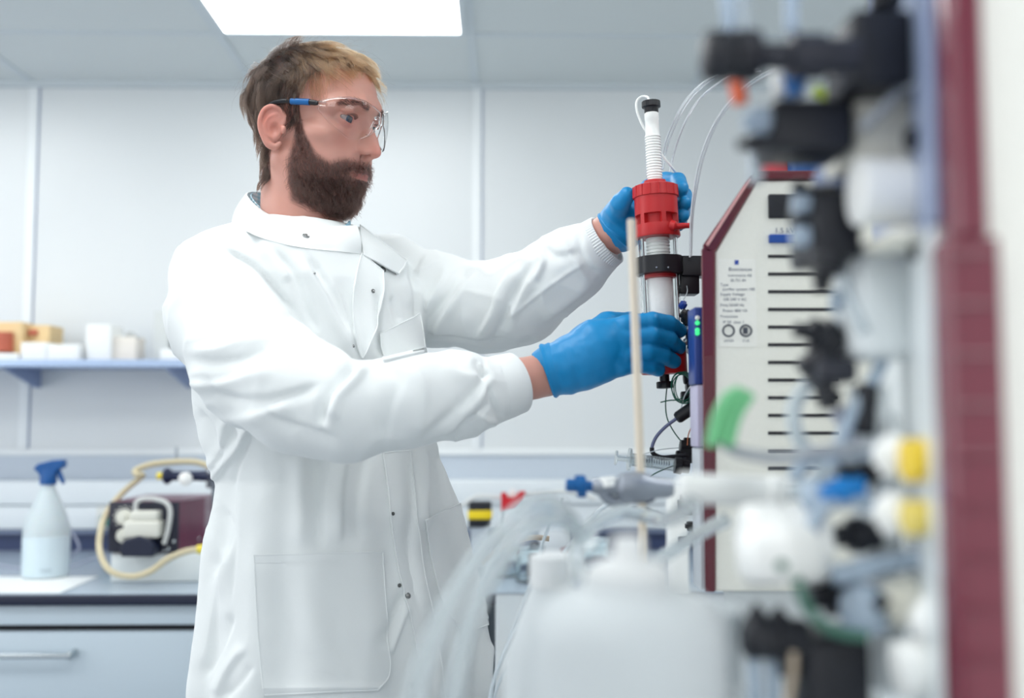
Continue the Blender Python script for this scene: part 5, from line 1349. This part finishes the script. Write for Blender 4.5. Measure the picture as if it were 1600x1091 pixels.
# upper valve arm
cyl('valve_knob', (1098, 88), (1188, 86), 40, .53, lobes=14); cyl('valve_body', (1186, 88), (1338, 88), 36, .53, mat('valve_charcoal', (44, 46, 56), .4), 'step')
blk('motor_block', 1335, 12, 1428, 130, .53, .05); cyl('motor_cap', (1384, -30), (1384, 14), 26, .54)
tube_('tubing', [(1140, 52, .54), (1136, 10, .54), (1132, -60, .54)], 10); tube_('tubing', [(1166, 52, .54), (1160, 8, .54), (1150, -60, .54)], 9, M_ct); tube_('tubing', [(1236, 50, .54), (1236, 0, .54), (1240, -60, .54)], 11)
# second valve arm
blk('valve_block', 1210, 152, 1336, 232, .55, .045); cyl('valve_stem', (1152, 226), (1212, 222), 15, .55, kind='step')
cyl('clear_connector', (1162, 190), (1212, 190), 24, .56, M_tub, 'step'); cyl('orange_cap', (1150, 126), (1158, 162), 13, .58, mat('cap_orange', (236, 112, 74), .4), 'rod')
cyl('blue_connector', (1236, 104), (1240, 152), 22, .58, mat('connector_blue', (70, 130, 200), .3), 'step'); cyl('white_connector', (1216, 106), (1218, 150), 12, .58, M_white, 'rod')
cyl('green_clip', (1272, 140), (1296, 152), 9, .62, mat('clip_green', (176, 196, 60), .4), 'rod')
cyl('clear_stem', (1182, 236), (1180, 285), 12, .60, M_ct, 'rod')
# housings on the face
blk('beige_housing', 1338, 136, 1440, 250, .56, .06, M_beige, .006); cyl('dark_knob', (1416, 218), (1444, 217), 19, .53)
cyl('pump_head', (1338, 300), (1452, 300), 54, .55, M_white, 'rod'); tube_('tubing', [(1345, 200, .545), (1372, 178, .54), (1405, 140, .54)], 8, mat('tubing_grey', (150, 156, 164), .4))
blk('grey_housing', 1310, 236, 1336, 345, .60, .05, mat('housing_slate', (104, 118, 150), .4)); blk('lower_housing', 1352, 372, 1440, 560, .58, .06, M_face, .008)
cyl('dark_port', (1425, 392), (1452, 392), 15, .53); blk('beige_ledge', 1400, 352, 1480, 376, .52, .05, M_beige)
# middle valve cluster
cyl('valve_body', (1240, 340), (1335, 335), 50, .60, kind='step'); blk('valve_block', 1262, 300, 1330, 410, .61, .04); blk('valve_plate', 1276, 296, 1346, 402, .575, .02); cyl('valve_tip', (1300, 395), (1292, 425), 30, .575, kind='step'); cyl('valve_stem', (1240, 288), (1262, 306), 13, .60)
cyl('valve_stem', (1286, 405), (1284, 456), 16, .60, kind='step'); cyl('glint_disc', (1240, 318), (1262, 318), 17, .585, M_tub, 'rod'); cyl('glint_disc', (1240, 370), (1262, 370), 17, .585, M_tub, 'rod')  # the two pale discs are painted reflections on the black valve
tube_('tubing', [(1330, 360, .58), (1312, 400, .58), (1330, 470, .58), (1352, 520, .58)], 8, M_ct)
cyl('clear_trap', (1300, 470), (1350, 472), 28, .62, M_tub, 'step')
cyl('valve_body', (1262, 508), (1312, 545), 30, .62, kind='step'); cyl('valve_stem', (1240, 515), (1275, 522), 12, .62); cyl('valve_body', (1268, 548), (1304, 596), 34, .62, kind='knob', lobes=6)
blk('clamp_plate', 1280, 560, 1342, 598, .60, .03, mat('valve_charcoal', (44, 46, 56), .4)); cyl('valve_stem', (1292, 596), (1296, 640), 20, .61, kind='step'); cyl('dark_elbow', (1356, 600), (1350, 680), 17, .60)
tube_('tubing', [(1262, 600, .64), (1240, 640, .64), (1250, 690, .64), (1290, 730, .64)], 12, M_ct); tube_('tubing', [(1380, 560, .60), (1362, 600, .60), (1330, 650, .60), (1300, 730, .60)], 11); tube_('tubing', [(1310, 640, .62), (1330, 680, .62), (1320, 730, .62)], 16, mat('tubing_lilac', (192, 196, 214), .3, trans=.2))
# lower cluster
cyl('dark_fitting', (1310, 736), (1372, 734), 25, .60, kind='step'); cyl('blue_fitting', (1282, 772), (1348, 760), 20, .58, mat('fitting_sky', (26, 128, 204), .35), 'step'); cyl('pale_blue_fitting', (1250, 778), (1290, 772), 26, .59, M_tub, 'dome')
cyl('dark_fitting', (1306, 838), (1372, 834), 28, .60, kind='step'); tube_('tubing', [(1262, 860, .58), (1280, 800, .58), (1320, 782, .58), (1372, 790, .58), (1420, 800, .58)], 12); tube_('tubing', [(1300, 900, .58), (1350, 890, .58), (1400, 880, .58), (1450, 870, .56)], 16); tube_('tubing', [(1240, 750, .62), (1262, 720, .62), (1310, 706, .60), (1380, 700, .58)], 12)
for (yy, r_, c_) in ((720, 33, (240, 206, 62)), (810, 27, (232, 210, 110))):
    cyl('white_fitting', (1370, yy-12), (1418, yy-4), 34, .54, M_white, 'step'); cyl('yellow_cap', (1414, yy), (1470, yy-2), r_, .52, mat('cap_yellow_%d' % yy, c_, .35), 'rod', lobes=12)
cyl('white_cap_nut', (1290, 850), (1158, 852), 62, .60, M_white, 'knob', lobes=8); cyl('white_cap_dome', (1216, 806), (1222, 900), 66, .59, M_white, 'dome', lobes=8)
cyl('cap_hole', (1221, 884), (1222, 884.6), 9, .545, mat('port_green', (70, 110, 96), .5), 'rod', Y2=.55)
cyl('port_block', (1160, 996), (1262, 1000), 32, .58, kind='knob'); cyl('port_cone', (1182, 942), (1183, 972), 15, .58, kind='cone'); cyl('port_cone', (1216, 948), (1217, 976), 17, .58, kind='cone')
blk('pump_block', 1262, 1000, 1362, 1130, .57, .05); cyl('dark_fitting', (1268, 930), (1335, 925), 34, .60, kind='step'); cyl('port_block', (1200, 1030), (1262, 1032), 26, .59)
tube_('green_tubing', [(1246, 905, .56), (1262, 950, .56), (1300, 985, .56), (1355, 995, .56)], 9, mat('tubing_green', (70, 116, 100), .4))
for xx in (1178, 1206): tube_('tubing', [(xx, 1030, .58), (xx+2, 1070, .58), (xx+4, 1130, .58)], 10)
tube_('tubing', [(1240, 1020, .56), (1238, 1060, .56), (1226, 1120, .56)], 6, mat('tubing_tan', (186, 170, 150), .4))
cyl('pale_bulb', (1345, 910), (1352, 985), 36, .58, M_tub, 'dome'); cyl('white_fitting', (1438, 1000), (1470, 945), 30, .53, M_white, 'dome'); cyl('white_fitting', (1400, 1050), (1465, 1040), 44, .54, M_white, 'knob')
cyl('beige_fitting', (1380, 930), (1440, 950), 40, .57, M_beige, 'step'); cyl('dark_port', (1372, 938), (1382, 946), 14, .555)
blk('lower_valve_plate', 1352, 600, 1392, 700, .60, .03, M_face); blk('white_manifold', 1372, 640, 1410, 1090, .60, .04, M_face, .006)
# white clamp arm reaching from the near instrument towards the stand
arm = cyl('white_arm', (1062, 762), (1222, 772), 24, .66, M_white, 'rod'); cyl('arm_end', (1196, 770), (1226, 776), 30, .66, M_white, 'knob'); tube_('tubing', [(1215, 776, .66), (1262, 760, .64), (1320, 720, .60), (1380, 700, .57)], 13, M_ct)
# bundle of green tube ends
gb_ = empty('green_tube_bundle', at(1150, 650, .62), 'blurred bundle of pale green tube ends in front of the cream instrument', 'tubing')
M_gp = mat('green_pale', (128, 212, 152), .4, trans=.1)
for k in range(7):
    o = (k-3)*5.5; MB().tube(spline([at(1124+o*.9, 690+abs(o)*.5, .62+.004*(k % 3)), at(1136+o, 650, .62+.004*(k % 3)), at(1156+o*1.1, 606+abs(o)*.6, .62)], 4), .0030, 10).build('tube_end', M_gp, gb_)
MB().tube(spline([at(1128, 690, .625), at(1150, 705, .62), at(1180, 712, .61), at(1225, 716, .60), at(1290, 705, .585), (Xf(.57)-.002, .57, at(1420, 690, .57)[2])], 5), .0035, 10).build('carrier_tube', mat('tubing_grey', (150, 156, 164), .4), gb_)
# ---------------------------------------------------------------- retort stand between camera and column
rs = empty('retort_stand', (at(1000, 700, .95)[0], .95, BZ), 'slim brushed metal retort stand rod standing in front of the column', 'retort stand')
ra = at(986.5, 343, .95); rb = at(1003, 800, .95); rd = (rb-ra)/np.linalg.norm(rb-ra); rend = ra+rd*((ra[2]-BZ-.008)/-rd[2])
MB().lathe(ra, rend, [(0, .0030), (.001, .0040), (np.linalg.norm(rend-ra), .0040)], 20).build('rod', M_rod, rs)
MB().box((rend[0]-.03, .90, BZ+.0003), (rend[0]+.12, 1.03, BZ+.009), .003).build('base', M_dark, rs)
bs = empty('boss_clamp', at(990, 762, .95), 'grey metal boss clamp with a blue wing knob on the retort stand', 'clamp')
M_zinc = mat('zinc', (150, 156, 166), .4, metal=.7)
B9 = lambda a, b, Y=.94: at(a, b, Y)
MB().lathe(B9(925, 760), B9(1052, 764), [(0, .006), (.004, .0075), (.022, .0075), (.026, .0125), (.040, .0150), (.052, .0125), (.058, .0095), (.070, .0085), (.0745, .006)], 28).build('clamp_arm', M_zinc, bs)
MB().tube(spline([B9(938, 764), B9(950, 780), B9(968, 784), B9(985, 776), B9(990, 762)], 6), .0048, 12).build('jaw', M_zinc, bs)
MB().box(B9(982, 784, .955)+[0, -.02, 0], B9(1008, 746, .955), .003).build('boss', mat('boss_dark', (104, 110, 124), .4, metal=.6), bs)
MB().lathe(B9(884, 758), B9(926, 760), [(0, .0045), (.001, .006), (.010, .006), (.011, .0085), (.018, .0085), (.019, .005), (.025, .005)], 24).build('wing_knob', M_blue, bs)
for (a, b, c_, d_) in ((898, 742, 914, 758), (902, 762, 916, 778)): MB().box(B9(a, d_, .937), B9(c_, b, .943), .002).build('wing', M_blue, bs)
MB().lathe(B9(948, 746), B9(950, 760), [(0, .008), (.008, .009)], 20).build('white_pad', M_white, bs)
MB().lathe(B9(1005, 780), B9(1018, 772), [(0, .006), (.008, .007), (.010, .004)], 16).build('lock_screw', M_navy, bs)
# ---------------------------------------------------------------- containers and tubing in the foreground
M_frost = mat('frosted_plastic', (236, 241, 243), .3, trans=.5, ior=1.15)
M_frost2 = mat('frosted_lid', (250, 252, 252), .3, trans=.4, ior=1.15)
def vessel(name, px_, Y, r, pyt, prof, m, label, cat, parent=None):
    x_ = at(px_, 800, Y)[0]; a, b = (x_, Y, BZ+.0008), (x_, Y, 3); H = at(px_, pyt, Y)[2]-BZ
    t = empty(name, a, label, cat)
    w = .003; out = [(z*H, q_*r) for z, q_ in prof]; inn = [(z*H+(w if i == 0 else 0), max(q_*r-w, .002)) for i, (z, q_) in enumerate(prof)][::-1]
    MB().lathe(a, b, out+inn, 48, cap=True).build('vessel_body', m, t); return t, a, b, H, r
t, a, b, H, r = vessel('carboy', 980, .50, .047, 905, [(0, .9), (.02, 1), (.92, 1), (.95, .95), (.975, .75), (.985, .5), (1, .45)], M_frost, 'large frosted plastic carboy in the blurred foreground below the column', 'carboy')
MB().lathe(a, b, [(H*.97, .019), (H*.975, .021), (H*1.01, .021), (H*1.02, .018), (H*1.03, .008), (H*1.06, .007)], 32, lobes=24, lobe_amp=.02).build('lid', M_frost2, t)
MB().lathe(a, b, [(.006, r-.004), (H*.62, r-.004)], 48).build('liquid', mat('buffer_liquid', (214, 226, 230), .1, trans=.7, ior=1.2), t)
MB().tube([(a[0]-.035, .464, BZ+.1), (a[0]-.035, .464, BZ+H*.7)], .003, 8).build('sight_strip', mat('strip_lilac', (160, 168, 200), .4), t)
t, a, b, H, r = vessel('clear_jug', 1078, .62, .028, 950, [(0, .92), (.02, 1), (.96, 1.02), (1, 1.1)], M_frost, 'frosted straight-sided jug right of the large carboy in the foreground', 'jug')
MB().tube(spline([(a[0]+.02, .602, BZ+H*.85), (a[0]+.036, .585, BZ+H*.8), (a[0]+.036, .585, BZ+H*.5), (a[0]+.02, .602, BZ+H*.4)], 5), .005, 10).build('handle', M_frost, t)
t, a, b, H, r = vessel('wash_bottle', 868, .80, .040, 905, [(0, .92), (.02, 1), (.78, 1), (.9, .7), (1, .42)], M_frost, 'smaller frosted bottle left of the large carboy in the foreground', 'bottle')
MB().lathe(a, b, [(H*.98, .02), (H*1.06, .02), (H*1.07, .008)], 28, lobes=20, lobe_amp=.02).build('cap', M_frost2, t)
tb = lambda pts, r_, m, lab, name='tubing': tag(wire(name, [at(*p) for p in pts], r_, m, sides=12), lab, 'tubing')
M_ft = mat('foreground_tubing', (238, 244, 246), .12, trans=.8, ior=1.2)
tb([(905, 840, .70), (870, 790, .66), (822, 795, .62), (765, 850, .60), (705, 940, .58), (660, 1040, .57), (640, 1130, .57)], .0058, M_ft, 'thick blurred clear tube sweeping down across the coat, leftmost')
tb([(925, 850, .70), (880, 815, .68), (830, 825, .64), (775, 890, .62), (735, 970, .60), (712, 1060, .59), (705, 1130, .59)], .0052, M_ft, 'thick blurred clear tube sweeping down right of the leftmost one')
tb([(975, 780, 1.16), (940, 795, 1.15), (895, 845, 1.15), (845, 912, 1.15), (805, 985, 1.15), (776, 1050, 1.15), (764, 1100, 1.15)], .0022, M_ct, 'thin sharp clear tube curving down from the stand to the bench edge')
tb([(985, 775, 1.18), (950, 785, 1.17), (905, 838, 1.17), (866, 905, 1.17), (820, 990, 1.17), (782, 1062, 1.17), (770, 1100, 1.17)], .0016, M_ct, 'thin clear tube just right of the sharp curving one')
tb([(880, 778, 1.22), (866, 806, 1.22), (848, 848, 1.21), (826, 920, 1.20), (795, 1000, 1.20), (772, 1060, 1.20), (766, 1100, 1.20)], .0018, M_ct, 'thin clear tube crossing in front of the white tub')
tb([(812, 812, 1.18), (790, 840, 1.18), (766, 880, 1.18), (745, 925, 1.18)], .0018, M_ct, 'short thin clear tube beside the red clamp')
tb([(752, 880, 1.5), (775, 862, 1.5), (800, 848, 1.5), (830, 840, 1.5), (858, 842, 1.5)], .004, mat('tubing_tan', (186, 170, 150), .4), 'tan rubber tube in front of the glass beakers')
tb([(1012, 888, .80), (1050, 862, .79), (1090, 835, .78), (1135, 812, .76)], .0052, M_ft, 'blurred clear rod slanting up to the right across the wine red trim')
tb([(905, 912, .74), (900, 860, .76), (930, 820, .80), (975, 800, .84), (1040, 812, .82), (1080, 790, .62)], .0060, M_ft, 'clear tube arching over the lids of the foreground bottles')
